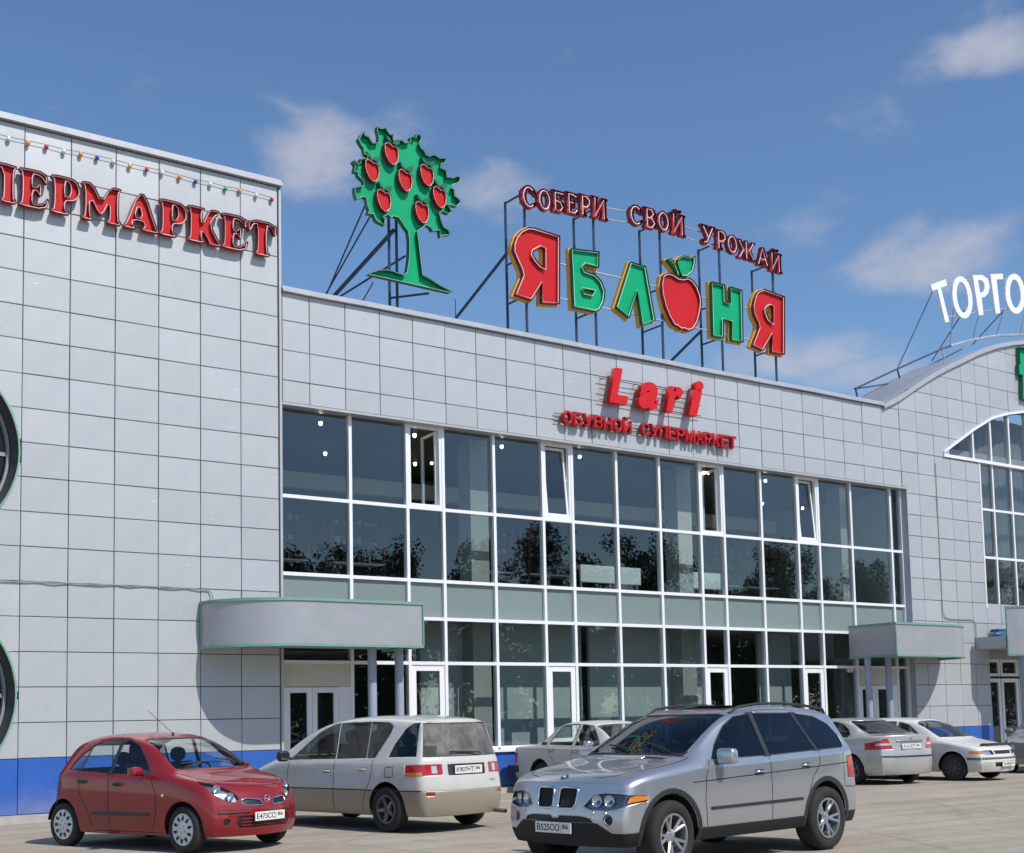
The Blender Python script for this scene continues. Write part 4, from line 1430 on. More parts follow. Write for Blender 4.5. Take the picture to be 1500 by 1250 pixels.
# wall sign: four red letters on rods, small line below
font_cache = {}
def text_mesh(txt, bold=0.0, shear=0.0, depth=.02):
    k = (txt, bold, shear, depth)
    if k in font_cache:
        return font_cache[k].copy()
    cu = bpy.data.curves.new('t', 'FONT')
    cu.body = txt
    cu.offset = bold
    cu.shear = shear
    cu.extrude = depth / 2
    cu.resolution_u = 4
    ob = bpy.data.objects.new('t', cu)
    COL.objects.link(ob)
    dg = bpy.context.evaluated_depsgraph_get()
    me = bpy.data.meshes.new_from_object(ob.evaluated_get(dg))
    bpy.data.objects.remove(ob)
    bpy.data.curves.remove(cu)
    font_cache[k] = me
    return me.copy()
def text_fit(name, txt, x0, x1, z0, z1, y, m, parent, bold=0.02, shear=0.0, depth=.06):
    """letters standing upright in the xz plane, fitted to a box; front at y"""
    me = text_mesh(txt, bold, shear, 1.0)
    xs = [v.co.x for v in me.vertices]
    zs = [v.co.y for v in me.vertices]
    ax, bx, a2, b2 = min(xs), max(xs), min(zs), max(zs)
    for v in me.vertices:
        v.co = (x0 + (v.co.x - ax) / (bx - ax) * (x1 - x0), y + (0.5 - v.co.z) * depth, z0 + (v.co.y - a2) / (b2 - a2) * (z1 - z0))
    me.materials.clear()
    me.materials.append(m)
    bm = bmesh.new()
    bm.from_mesh(me)
    bmesh.ops.recalc_face_normals(bm, faces=bm.faces)
    bm.to_mesh(me)
    bm.free()
    return link(name, me, parent)
LS = thing('wall_name_sign', 'four big slanted red letters on rods over the glazing', 'sign', (0, 0, 0))
for ch, x0, x1, z0, z1 in [('L', 19.98, 20.59, 9.17, 10.05), ('a', 20.92, 21.60, 9.15, 9.84), ('r', 21.83, 22.45, 9.17, 9.85), ('i', 22.60, 23.15, 9.17, 10.10)]:
    text_fit('letter', ch, x0, x1, z0, z1, -.28, M_bright, LS, .05, .28, .16)
for z in (9.25, 9.52, 9.78):
    MB().bar((19.82, -.10, z), (23.2, -.10, z), .012).obj('rod', M_joint, LS)
for x in (19.95, 21.0, 22.0, 23.05):
    MB().bar((x, -.10, 9.78), (x, .01, 9.78), .01).obj('bracket', M_joint, LS)
SS = thing('wall_line_sign', 'small line of dark red letters directly above the window lintel', 'sign', (0, 0, 0))
M_deep = mat('deep_red_acrylic', (.38, .008, .015), .22, var=.1)
def line(word, x0, x1, z0, z1):
    n = len(word)
    wd = [1.25 if c in 'МЖ' else 1.0 for c in word]
    tot = sum(wd)
    x = x0
    for c, w in zip(word, wd):
        dx = (x1 - x0) * w / tot
        o = text_fit('letter', c, x + dx * .04, x + dx * .96, z0, z1 + (.07 if c == 'Й' else 0), -.18, M_deep, SS, .035, 0, .11)
        text_fit('letter_face', c, x + dx * .12, x + dx * .88, z0 + .03, z1 - .03, -.192, M_bright, o, -.01, 0, .01)
        x += dx
line('ОБУВНОЙ', 18.62, 20.78, 8.50, 8.83)
line('СУПЕРМАРКЕТ', 21.07, 24.38, 8.50, 8.83)
for z in (8.56, 8.66, 8.76):
    MB().bar((18.45, -.05, z), (24.42, -.05, z), .010).obj('rod', M_joint, SS)

# white letters on the vault
VS = thing('vault_sign', 'white letters fanned along the curved vault roof', 'sign', (0, 0, 0))
for k in ('torgo_t', 'torgo_o', 'torgo_r', 'torgo_g', 'torgo_o2'):
    plate(SIGN[k], 1.5, M_signwhite, 'letter', VS, .07)
VF = VS
r1 = [(31.92, 11.6), (34.04, 12.53), (36.43, 13.55), (36.93, 13.73), (38.27, 14.16), (39.68, 14.52), (41.22, 14.79), (43, 14.9)]
MB().tube([(x, 2.0, z) for x, z in r1[:4]], .035).obj('rail', M_steel, VF)
MB().tube([(x, 2.0, z) for x, z in r1[3:]], .045).obj('rail', M_lsteel, VF)
MB().tube([(x, 2.0, z) for x, z in [(31.95, 11.6), (33.94, 12.07), (34.32, 12.26), (36.07, 13.05), (37.56, 13.72)]], .025).obj('rail', M_steel, VF)
for x, z in ((31.95, 11.6), (34.05, 12.53), (36.45, 13.55)):
    MB().bar((x, 2.0, z), (x + .12, 2.0, cz(x + .1) + .0), .03).obj('stanchion', M_lsteel if x > 36 else M_steel, VF)
for (xa, za), (xb, zb) in [((36.9, 13.72), (36.6, 14.9)), ((38.2, 14.15), (38.05, 15.0)), ((39.6, 14.5), (39.45, 15.3)), ((41.0, 14.75), (40.9, 15.8))]:
    MB().bar((xa, 2.0, za), (xb, 1.58, zb), .022).obj('prop', M_lsteel, VF)
for (xa, ya, za), (xb, yb, zb) in [((34.05, 2.0, 12.53), (35.5, 1.58, 15.2)), ((36.3, 2.3, 13.2), (37.2, 1.58, 14.9)), ((38.9, 2.5, 14.2), (39.5, 1.58, 15.3))]:
    MB().bar((xa, ya, za), (xb, yb, zb), .018).obj('raking_strut', M_steel, VF)
MB().tube([(36.1, 1.58, 14.45), (37.2, 1.58, 14.75), (38.3, 1.58, 15.05), (39.4, 1.58, 15.3), (40.5, 1.58, 15.5)], .022).obj('rail', M_lsteel, VF)
MB().tube([(36.1, 1.58, 15.62), (37.2, 1.58, 15.9), (38.3, 1.58, 16.15), (40.5, 1.58, 16.55)], .02).obj('rail', M_lsteel, VF)
GS = thing('green_wall_sign', 'green sign piece on the pavilion wall at the right edge', 'sign', (0, 0, 0))
channel(GS, SIGN['green'], -.15, .13, M_green2, M_dgreen, None, 'letter')
# ------------------------------------------------------------------ cars
def lerp_tab(tab, s):
    if s <= tab[0][0]:
        return tab[0][1]
    for (a, va), (b, vb) in zip(tab[:-1], tab[1:]):
        if a <= s <= b:
            return va + (vb - va) * (s - a) / (b - a)
    return tab[-1][1]

def car_shell(S):
    """closed-sided shell from side profile tables; returns a subdivided bmesh (x forward, y left, z up)"""
    L, xf = S['L'], S['xf']
    st = S['stations']
    K_r = 7 if S['hatch'] else 5
    sf, sr = st[0], L - st[-1]
    def ring(s, first, last):
        w = lerp_tab(S['w'], s)
        z0 = lerp_tab(S['z0'], s)
        zb = lerp_tab(S['belt'], s)
        zt = lerp_tab(S['top'], s)
        wr = lerp_tab(S['wr'], s)
        h = max(zt - zb, .012)
        g = min(1, max(0, (h - S.get('g0', .16)) / S.get('g1', .26)))
        if S['hatch'] and last:
            g = 1
        wb = w - .045
        rail = S.get('rail', .06)
        hood = [(w - .035, zb + .25 * h), (w * .915, zb + .60 * h), (w * .82, zb + .84 * h), (w * .6, zb + .94 * h), (w * .3, zb + .985 * h), (0, zt)]
        gh = [(wb, zb + .02), (wb + (wr - wb) * .5, zb + .02 + (h - rail) * .52), (wr + .02, zt - rail - .015), (wr * .86, zt - .022), (wr * .5, zt - .004), (0, zt)]
        up = [(a[0] + (b[0] - a[0]) * g, a[1] + (b[1] - a[1]) * g) for a, b in zip(hood, gh)]
        lo = [(w - .07, z0), (w - .012, z0 + .09), (w, z0 + .42 * (zb - z0)), (w - .004, z0 + .78 * (zb - z0)), (w - .018, zb - .015)]
        pts = lo + up
        res = []
        w5 = max(p[0] for p in pts)
        bow = lerp_tab(S['bow'], s)
        for (y, z) in pts:
            ss = s - bow * (1 - (y / w5) ** 2)
            if first:
                ss += lerp_tab(S['pf'], z)
            if last:
                ss -= lerp_tab(S['pr'], z)
            res.append((ss, y, z))
        return res
    bm = bmesh.new()
    cr = bm.edges.layers.float.new('crease_edge')
    V = {}
    rings = [ring(s, i == 0, i == len(st) - 1) for i, s in enumerate(st)]
    def vert(ss, y, z, side):
        y = y * side
        k = (round(ss, 4), round(y, 4), round(z, 4))
        if k not in V:
            V[k] = bm.verts.new((xf - ss, y, z))
        return V[k]
    for side in (1, -1):
        G = [[vert(*p, side) for p in r] for r in rings]
        def quad(a, b, c, d):
            q = []
            for v in (a, b, c, d):
                if v not in q:
                    q.append(v)
            if len(q) >= 3:
                try:
                    bm.faces.new(q if side > 0 else q[::-1])
                except ValueError:
                    pass
        for i in range(len(G) - 1):
            for j in range(10):
                quad(G[i][j], G[i][j + 1], G[i + 1][j + 1], G[i + 1][j])
        # end faces: corner column = ring 0..K, top row = ring K..10
        for e, K, rr in ((0, 5, rings[0]), (1, K_r, rings[-1])):
            nc = 10 - K
            ytop = [rr[K + c][1] for c in range(nc + 1)]
            F = []
            prof = S['pf'] if e == 0 else S['pr']
            for j in range(K + 1):
                row = []
                for c in range(nc + 1):
                    if c == 0:
                        p = rr[j]
                    elif j == K:
                        p = rr[K + c]
                    else:
                        fr = ytop[c] / ytop[0]
                        y = rr[j][1] * fr
                        # blend the height towards the centre line's own profile
                        z = rr[j][2]
                        if e == 0:
                            sfull = sf - lerp_tab(S['bow'], st[0]) * (1 - fr ** 2) + lerp_tab(prof, z)
                        else:
                            sfull = st[-1] - lerp_tab(S['bow'], st[-1]) * (1 - fr ** 2) - lerp_tab(prof, z)
                        p = (sfull, y, z)
                    row.append(vert(*p, side))
                F.append(row)
            for j in range(K):
                for c in range(nc):
                    if e == 0:
                        quad(F[j][c], F[j][c + 1], F[j + 1][c + 1], F[j + 1][c])
                    else:
                        quad(F[j][c], F[j + 1][c], F[j + 1][c + 1], F[j][c + 1])
        for i in (0, len(G) - 1):                       # lip where the end face meets the top
            for j in range(5 if i == 0 else K_r, 10):
                e = bm.edges.get((G[i][j], G[i][j + 1]))
                if e:
                    e[cr] = S.get('cr_lip', .35)
        for i in range(len(G) - 1):                     # soft creases: shoulder and sill
            for j, cv in ((4, S.get('cr_belt', .35)), (0, .6), (7, S.get('cr_rail', .3))):
                e = bm.edges.get((G[i][j], G[i + 1][j]))
                if e:
                    e[cr] = cv
    bmesh.ops.recalc_face_normals(bm, faces=bm.faces)
    me = bpy.data.meshes.new('tmp')
    bm.to_mesh(me)
    bm.free()
    ob = bpy.data.objects.new('tmp', me)
    COL.objects.link(ob)
    md = ob.modifiers.new('s', 'SUBSURF')
    md.levels = md.render_levels = S.get('sub', 3)
    dg = bpy.context.evaluated_depsgraph_get()
    m2 = bpy.data.meshes.new_from_object(ob.evaluated_get(dg))
    bpy.data.objects.remove(ob)
    bpy.data.meshes.remove(me)
    bm = bmesh.new()
    bm.from_mesh(m2)
    bpy.data.meshes.remove(m2)
    # outward check
    c = sum((f.normal.z * f.calc_area() for f in bm.faces if f.calc_center_median().z > 1.2), 0)
    if c < 0:
        bmesh.ops.reverse_faces(bm, faces=bm.faces)
    bm.normal_update()
    bm.faces.layers.int.new('part')
    return bm

def in_poly(p, poly):
    x, z = p
    ins = False
    for i in range(len(poly)):
        (x1, z1), (x2, z2) = poly[i - 1], poly[i]
        if (z1 > z) != (z2 > z) and x < (x2 - x1) * (z - z1) / (z2 - z1) + x1:
            ins = not ins
    return ins

def cut_part(bm, poly, u, v, ok, pid):
    """cut the shell along a polygon given in the plane (u, v) and mark the faces inside"""
    u, v = Vector(u), Vector(v)
    lay = bm.faces.layers.int['part']
    w = u.cross(v).normalized()
    us = [p[0] for p in poly]
    vs = [p[1] for p in poly]
    bx = (min(us), max(us), min(vs), max(vs))
    def near(f):
        a = [q.co.dot(u) for q in f.verts]
        b = [q.co.dot(v) for q in f.verts]
        return max(a) >= bx[0] and min(a) <= bx[1] and max(b) >= bx[2] and min(b) <= bx[3] and ok(f)
    n = len(poly)
    cand = [f for f in bm.faces if near(f)]
    for i in range(n):
        a, b = poly[i], poly[(i + 1) % n]
        pa = u * a[0] + v * a[1]
        d = u * (b[0] - a[0]) + v * (b[1] - a[1])
        if d.length < 1e-6:
            continue
        no = d.cross(w).normalized()
        dl = d.length
        dn = d / dl
        sel, rest = [], []
        for f in cand:
            lo = hi = None
            mn = mx = None
            for q in f.verts:
                r_ = q.co - pa
                t = r_.dot(dn)
                k = r_.dot(no)
                lo = t if lo is None or t < lo else lo
                hi = t if hi is None or t > hi else hi
                mn = k if mn is None or k < mn else mn
                mx = k if mx is None or k > mx else mx
            if hi >= -.01 and lo <= dl + .01 and mn < 1e-5 and mx > -1e-5:
                sel.append(f)
            else:
                rest.append(f)
        if not sel:
            continue
        geom = set(sel)
        for f in sel:
            geom.update(f.edges)
            geom.update(f.verts)
        ret = bmesh.ops.bisect_plane(bm, geom=list(geom), plane_co=pa, plane_no=no, dist=1e-5)
        new = {g for g in ret['geom'] if isinstance(g, bmesh.types.BMFace) and g.is_valid}
        new.update(f for f in sel if f.is_valid)
        cand = [f for f in rest if f.is_valid] + list(new)
    for f in cand:
        if f.is_valid:
            c = f.calc_center_median()
            if in_poly((c.dot(u), c.dot(v)), poly):
                f[lay] = pid

def side_poly(S, pts):
    return [(S['xf'] - s, z) for s, z in pts]

def split_part(bm, pid, name, m, parent, push=0.0, solid=0.0):
    lay = bm.faces.layers.int['part']
    fs = [f for f in bm.faces if f[lay] == pid]
    if not fs:
        return None
    idx, vs, faces = {}, [], []
    bm.normal_update()
    for f in fs:
        t = []
        for q in f.verts:
            if q not in idx:
                idx[q] = len(vs)
                vs.append(q.co + q.normal * push)
            t.append(idx[q])
        faces.append(t)
    me = bpy.data.meshes.new(name)
    me.from_pydata([tuple(p) for p in vs], [], faces)
    me.materials.append(m)
    me.polygons.foreach_set('use_smooth', [True] * len(me.polygons))
    o = link(name, me, parent)
    if solid:
        md = o.modifiers.new('thickness', 'SOLIDIFY')
        md.thickness = solid
        md.offset = -1
        md.use_even_offset = False
    return o

def car_paint(name, col, metal=.0, rough=.35, coat=1.0, dust=(.30, .27, .22), z1=.75, amt=.45):
    return mat(name, col, rough, metal, coat=coat, spec=.2, var=.02, vscale=2, dirt=(dust, .15, z1, amt))

M_tyre = mat('tyre_rubber', (.022, .021, .020), .85, var=.25, vscale=9)
M_under = mat('underbody_black', (.012, .012, .012), .9)
M_chrome = mat('chrome', (.75, .76, .78), .12, 1.0)
M_alloy = mat('alloy_silver', (.55, .56, .58), .3, .85, var=.08)
M_alloyg = mat('alloy_grey', (.22, .22, .23), .4, .7, var=.1)
M_cover = mat('wheel_cover', (.62, .63, .64), .35, .3, var=.06)
M_plastic = mat('black_plastic', (.025, .025, .027), .5, var=.15)
M_cloth = mat('seat_cloth', (.035, .036, .04), .9)
M_carglass = glass('car_glass', (.84, .88, .87), 1.5, 0.0)
M_darkglass = glass('tinted_glass', (.11, .115, .13), 1.5, 0.0)
M_midglass = glass('smoked_glass', (.45, .47, .47), 1.5, 0.0, dust=.10)
M_dustglass = glass('dusty_rear_glass', (.28, .27, .25), 1.45, .08, dust=.55)
M_lens = glass('lamp_lens', (.92, .93, .95), 1.5, 0.0)
M_redlens = mat('red_lens', (.45, .012, .015), .12, coat=.6)
M_amber = mat('amber_lens', (.70, .22, .03), .15, coat=.6)
M_clearlens = mat('clear_lens', (.62, .62, .64), .15, .3, coat=.6)
M_plate = mat('plate_white', (.78, .78, .75), .45, var=.05)
M_ink = mat('plate_ink', (.02, .02, .02), .6)
M_reflector = mat('lamp_reflector', (.72, .73, .76), .18, .9)

def wheel_meshes(r, wd, rr, style):
    h = wd / 2
    ty = MB().lathe([(rr, -h * .80), (rr + .02, -h * .98), (r - .045, -h * 1.0), (r - .012, -h * .86), (r, -h * .6), (r, h * .6), (r - .012, h * .86), (r - .045, h), (rr + .02, h * .98), (rr, h * .80)], 44)
    tyre = ty.mesh('tyre', M_tyre, True, fix=True)
    # rim: outer face towards +y
    rim = MB()
    rim.lathe([(rr + .004, -h * .8), (rr + .004, h * .80), (rr - .004, h * .92), (rr - .022, h * .90), (rr - .030, h * .6), (rr - .036, -h * .3)], 40)
    back = MB().lathe([(rr - .03, -h * .25), (.02, -h * .2)], 28)
    extra = None
    if style == 'double5':
        for k in range(5):
            for d in (-.21, .21):
                a = 2 * math.pi * k / 5 + d
                a2 = 2 * math.pi * k / 5 + d * .95
                p = Vector((math.cos(a2 + (.22 if d < 0 else -.22)) * .055, h * .52, math.sin(a2 + (.22 if d < 0 else -.22)) * .055))
                q = Vector((math.cos(a) * (rr - .018), h * .80, math.sin(a) * (rr - .018)))
                rim.bar(p, q, .021, 6, .017)
        rim.lathe([(.075, h * .3), (.075, h * .55), (.05, h * .66), (.001, h * .68)], 20)
        mr = M_alloy
    elif style == 'five':
        for k in range(5):
            a = 2 * math.pi * k / 5 + .3
            p = Vector((math.cos(a) * .04, h * .45, math.sin(a) * .04))
            q = Vector((math.cos(a) * (rr - .012), h * .78, math.sin(a) * (rr - .012)))
            rim.bar(p, q, .040, 6, .026)
        rim.lathe([(.075, h * .2), (.075, h * .55), (.05, h * .66), (.001, h * .66)], 18)
        mr = M_alloyg
    elif style in ('cover', 'steel'):
        rim.lathe([(rr - .01, h * .80), (rr * .80, h * .96), (rr * .5, h * .82), (rr * .34, h * .90), (.001, h * .92)], 36)
        extra = MB()
        n = 10 if style == 'cover' else 9
        for k in range(n):
            a = 2 * math.pi * k / n
            R = rr * .72
            c = Vector((math.cos(a) * R, h * .945, math.sin(a) * R))
            er = Vector((math.cos(a), -.09 * 2, math.sin(a))).normalized()
            et = Vector((-math.sin(a), 0, math.cos(a)))
            vs = [c + er * (.036 * math.cos(t)) + et * (.021 * math.sin(t)) for t in [2 * math.pi * q / 10 for q in range(10)]]
            extra.add([v + Vector((0, .004, 0)) for v in vs], [tuple(range(10))])
        for k in range(4):
            a = 2 * math.pi * k / 4 + .4
            c = Vector((math.cos(a) * .05, h * .915, math.sin(a) * .05))
            extra.add([c + Vector((.009 * math.cos(t), .003, .009 * math.sin(t))) for t in [2 * math.pi * q / 8 for q in range(8)]], [tuple(range(8))])
        mr = M_cover if style == 'cover' else mat('steel_wheel', (.07, .07, .07), .55, .3)
    me = rim.mesh('rim', mr)
    smooth_by_angle(me, 40)
    bk = back.mesh('brake_back', M_under)
    ex = extra.mesh('rim_hole', M_under, fix=False) if extra else None
    return tyre, me, bk, ex

def plate_obj(parent, text, region, loc, rz, tilt=0.0, w=.52):
    """licence plate; its face looks along +x before rz"""
    base = MB().box((-.006, -w / 2, -.056), (.004, w / 2, .056)).obj('licence_plate', M_plate, parent, loc=loc)
    base.rotation_euler = (0, tilt, rz)
    fr = MB()
    for a, b in (((-.002, -w / 2 - .008, -.064), (.0035, w / 2 + .008, -.0565)), ((-.002, -w / 2 - .008, .0565), (.0035, w / 2 + .008, .064))):
        fr.box(a, b)
    fr.obj('plate_frame', M_plastic, base)
    def put(txt, y0, y1, z0, z1):
        me = text_mesh(txt, .018, 0, .2)
        xs = [q.co.x for q in me.vertices]
        ys = [q.co.y for q in me.vertices]
        a, b, c, d = min(xs), max(xs), min(ys), max(ys)
        for q in me.vertices:
            q.co = (.0045 + (q.co.z + .1) * .004, y0 + (q.co.x - a) / (b - a) * (y1 - y0), z0 + (q.co.y - c) / (d - c) * (z1 - z0))
        me.materials.clear()
        me.materials.append(M_ink)
        link('plate_text', me, base)
    k = w / .52
    put(text, -.235 * k, .095 * k, -.036, .036)
    put(region, .135 * k, .225 * k, -.012, .036)
    b = MB().box((.0045, .108 * k, -.05), (.0056, .112 * k, .05))
    b.obj('plate_divider', M_ink, base)
    return base

def surf(bvh, o, d):
    hit = bvh.ray_cast(Vector(o), Vector(d).normalized())
    return (hit[0], hit[1]) if hit[0] is not None else (None, None)

def ribbon_on(bvh, pts3, dirv, width, lift, up, name, m, parent, thick=0.0):
    """narrow strip laid on the body along points cast in dirv"""
    H = []
    d = Vector(dirv)
    for p in pts3:
        h, n = surf(bvh, p, d)
        if h is None:
            continue
        if n.dot(d) > 0:
            n = -n
        H.append((h, n))
    if len(H) < 2:
        return None
    vs, fs = [], []
    for i, (h, n) in enumerate(H):
        a = H[max(i - 1, 0)][0]
        b = H[min(i + 1, len(H) - 1)][0]
        t = (b - a)
        if t.length < 1e-6:
            t = Vector(up)
        s = n.cross(t.normalized()).normalized() * width / 2
        vs += [h - s + n * .0012, h + s + n * .0012, h + s * .8 + n * (lift), h - s * .8 + n * (lift)]
    for i in range(len(H) - 1):
        a, c = 4 * i, 4 * (i + 1)
        for q in range(4):
            fs.append((a + q, a + (q + 1) % 4, c + (q + 1) % 4, c + q))
    fs += [(0, 1, 2, 3), (4 * len(H) - 1, 4 * len(H) - 2, 4 * len(H) - 3, 4 * len(H) - 4)]
    return MB().add(vs, fs).obj(name, m, parent)

def dense(pts, step=.05):
    r = []
    for a, b in zip(pts[:-1], pts[1:]):
        n = max(1, int(math.hypot(b[0] - a[0], b[1] - a[1]) / step))
        r += [(a[0] + (b[0] - a[0]) * k / n, a[1] + (b[1] - a[1]) * k / n) for k in range(n)]
    return r + [pts[-1]]

def seat(parent, x, y, w=.5, h=.62):
    b = MB()
    b.box((x - .05, y - w / 2, .42), (x + .42, y + w / 2, .58))
    b.add([(x - .02, y - w / 2, .56), (x - .02, y + w / 2, .56), (x - .14, y + w / 2, .56), (x - .14, y - w / 2, .56),
           (x - .14, y - w * .42, .56 + h), (x - .14, y + w * .42, .56 + h), (x - .24, y + w * .42, .56 + h), (x - .24, y - w * .42, .56 + h)],
          [(0, 1, 2, 3), (4, 5, 6, 7), (0, 1, 5, 4), (1, 2, 6, 5), (2, 3, 7, 6), (3, 0, 4, 7)])
    b.obj('seat', M_cloth, parent)
    hd = MB().lathe([(.001, -.10), (.09, -.09), (.12, -.03), (.12, .05), (.09, .11), (.001, .12)], 12, 'Y')
    hd.v = [(p[0] * .5 + x - .21, p[1] + y, p[2] * .85 + .56 + h + .10) for p in hd.v]
    hd.obj('headrest', M_cloth, parent, smooth=True)

def make_car(S):
    wb, r = S['wb'], S['r']
    S['xf'] = S['ax'] + wb / 2
    t = thing(S['name'], S['label'], 'car', (S['x'], S['y'], S.get('zoff', 0)), rad(S['heading']))
    bm = car_shell(S)
    bvh = BVHTree.FromBMesh(bm)
    xf = S['xf']
    PID = {}
    nxt = [1]
    def pid(n):
        PID[n] = nxt[0]
        nxt[0] += 1
        return PID[n]
    X, Y, Z = (1, 0, 0), (0, 1, 0), (0, 0, 1)
    paint = S['paint']
    jobs = []
    # lower body in a second colour
    if 'two_tone' in S:
        k = pid('two')
        zt, m2 = S['two_tone']
        cut_part(bm, [(-4, -1), (4, -1), (4, zt), (-4, zt)], X, Z, lambda f: True, k)
        jobs.append((k, 'lower_body', m2, 0, .022))
    # extra cuts (front fascia, lamps, ...) given as (name, plane, poly, filter, material, push)
    for (nm, plane, poly, flt, m, push) in S['cuts']:
        k = pid(nm + str(nxt[0]))
        if plane == 'side':
            cut_part(bm, side_poly(S, poly), X, Z, flt, k)
        elif plane == 'front':
            cut_part(bm, poly, Y, Z, flt, k)
        elif plane == 'top':
            cut_part(bm, [(xf - a, b) for a, b in poly], X, Y, flt, k)
        jobs.append((k, nm, m, push, 0.0))
    # glass
    for (nm, poly, gm) in S['side_glass']:
        big = offset(poly, -.022)
        for sd in (1, -1):
            kt, kg = pid(nm + 't%d' % sd), pid(nm + 'g%d' % sd)
            flt = lambda f, sd=sd: f.normal.y * sd > .30
            cut_part(bm, side_poly(S, big), X, Z, flt, kt)
            cut_part(bm, side_poly(S, poly), X, Z, flt, kg)
            jobs += [(kt, 'window_surround', S.get('surround', M_plastic), -.002, 0), (kg, 'side_window', gm, -.006, 0)]
    for (nm, poly, sgn, gm) in S['end_glass']:
        big = offset(poly, -.02)
        kt, kg = pid(nm + 't'), pid(nm + 'g')
        flt = (lambda f, sgn=sgn: f.normal.x * sgn > .22 and abs(f.normal.y) < .72 and f.calc_center_median().z > S['zglass'])
        cut_part(bm, big, Y, Z, flt, kt)
        cut_part(bm, poly, Y, Z, flt, kg)
        jobs += [(kt, 'window_surround', M_plastic, -.002, 0), (kg, nm, gm, -.006, 0)]
    # wheel arches
    ra = r + S.get('gap', .055)
    arch = pid('arch')
    lay = bm.faces.layers.int['part']
    for ax in (S['ax'], S['ax'] + wb):
        circ = [(xf - ax + ra * math.cos(2 * math.pi * k / 28), r + .01 + ra * math.sin(2 * math.pi * k / 28)) for k in range(28)]
        cut_part(bm, circ, X, Z, lambda f: abs(f.normal.y) > .25 or f.calc_center_median().z < r, arch)
    bmesh.ops.delete(bm, geom=[f for f in bm.faces if f[lay] == arch], context='FACES')
    body = split_part(bm, 0, 'body', paint, t, 0, .022)
    for (k, nm, m, push, sol) in jobs:
        o = split_part(bm, k, nm, m, t, push, sol)
        if o is not None and nm == 'headlight':
            rf = split_part(bm, k, 'reflector', S.get('reflector', M_reflector), o, -.045)
    bm.free()
    # bonnet and boot seams seen from above
    for pl in S.get('hood', []):
        for side in (1, -1):
            q = dense(pl)
            ribbon_on(bvh, [(xf - s, side * y, 4) for s, y in q], (0, 0, -1), .011, .0016, X, 'bonnet_seam', M_under, t)
    # door seams, and the SUV's flank crease painted as a dark line
    for side in (1, -1):
        for pl in S['seam_crease_lines']:
            q = dense(pl)
            ribbon_on(bvh, [(xf - s, side * 2, z) for s, z in q], (0, -side, 0), .011, .0016, Z, 'seam_crease_line', M_under, t)
        for (pl, wdt, lift, m, nm) in S.get('mould', []):
            q = dense(pl)
            ribbon_on(bvh, [(xf - s, side * 2, z) for s, z in q], (0, -side, 0), wdt, lift, Z, nm, m, t)
        for (s, z) in S['handles']:
            h, n = surf(bvh, (xf - s, side * 2, z), (0, -side, 0))
            if h:
                hb = MB()
                hb.tube([h + Vector((.085, side * .004, 0)), h + Vector((.07, side * .032, .004)), h + Vector((-.07, side * .032, .004)), h + Vector((-.085, side * .004, 0))], .013, 8)
                hb.obj('door_handle', S.get('hmat', paint), t, smooth=True)
                MB().box((h.x - .075, h.y - .006, h.z - .022), (h.x + .075, h.y + .0025, h.z + .024)).obj('handle_recess', M_under, t)
        # arch lips
        if 'lip' in S:
            lw, lm = S['lip']
            for ax in (S['ax'], S['ax'] + wb):
                pts = []
                for k in range(25):
                    a = rad(-15 + 210 * k / 24)
                    pts.append((xf - ax + (ra + lw / 2) * math.cos(a), side * 2, max(S['z0'][0][1] + .01, r + .01 + (ra + lw / 2) * math.sin(a))))
                ribbon_on(bvh, pts, (0, -side, 0), lw, .010, Z, 'arch_moulding', lm, t)
        # mirrors
        ms, mz, my = S['mirror']
        mm = MB()                                              # boxy shell with rounded edges
        nu, nv, ex = 20, 10, S.get('mexp', .55)
        pw = lambda c: math.copysign(abs(c) ** ex, c)
        for iv in range(nv + 1):
            ph = -math.pi / 2 + math.pi * iv / nv
            for iu in range(nu):
                th = 2 * math.pi * iu / nu
                px_, py_, pz_ = pw(math.cos(ph)) * pw(math.cos(th)), pw(math.cos(ph)) * pw(math.sin(th)), pw(math.sin(ph))
                mm.v.append((xf - ms + px_ * (.075 if px_ > 0 else .05), side * (my + .09) + py_ * .10 * S.get('mk', 1), mz + pz_ * .068 * S.get('mh', 1)))
        for iv in range(nv):
            for iu in range(nu):
                mm.f.append((iv * nu + iu, iv * nu + (iu + 1) % nu, (iv + 1) * nu + (iu + 1) % nu, (iv + 1) * nu + iu))
        mo = mm.obj('wing_mirror', S.get('mirmat', paint), t, smooth=True)
        MB().bar((xf - ms - .02, side * (my - .06), mz - .045), (xf - ms - .01, side * (my + .05), mz - .03), .022, 8).obj('mirror_arm', M_plastic, mo)
        MB().box((xf - ms - .062, side * (my + .09) - .075, mz - .05), (xf - ms - .054, side * (my + .09) + .075, mz + .05)).obj('mirror_glass', M_chrome, mo)
    # running gear
    wd = S.get('wd', .2)
    tr = S['track'] / 2
    tyre, rim, bk, ex = wheel_meshes(r, wd, S['rr'], S['rim'])
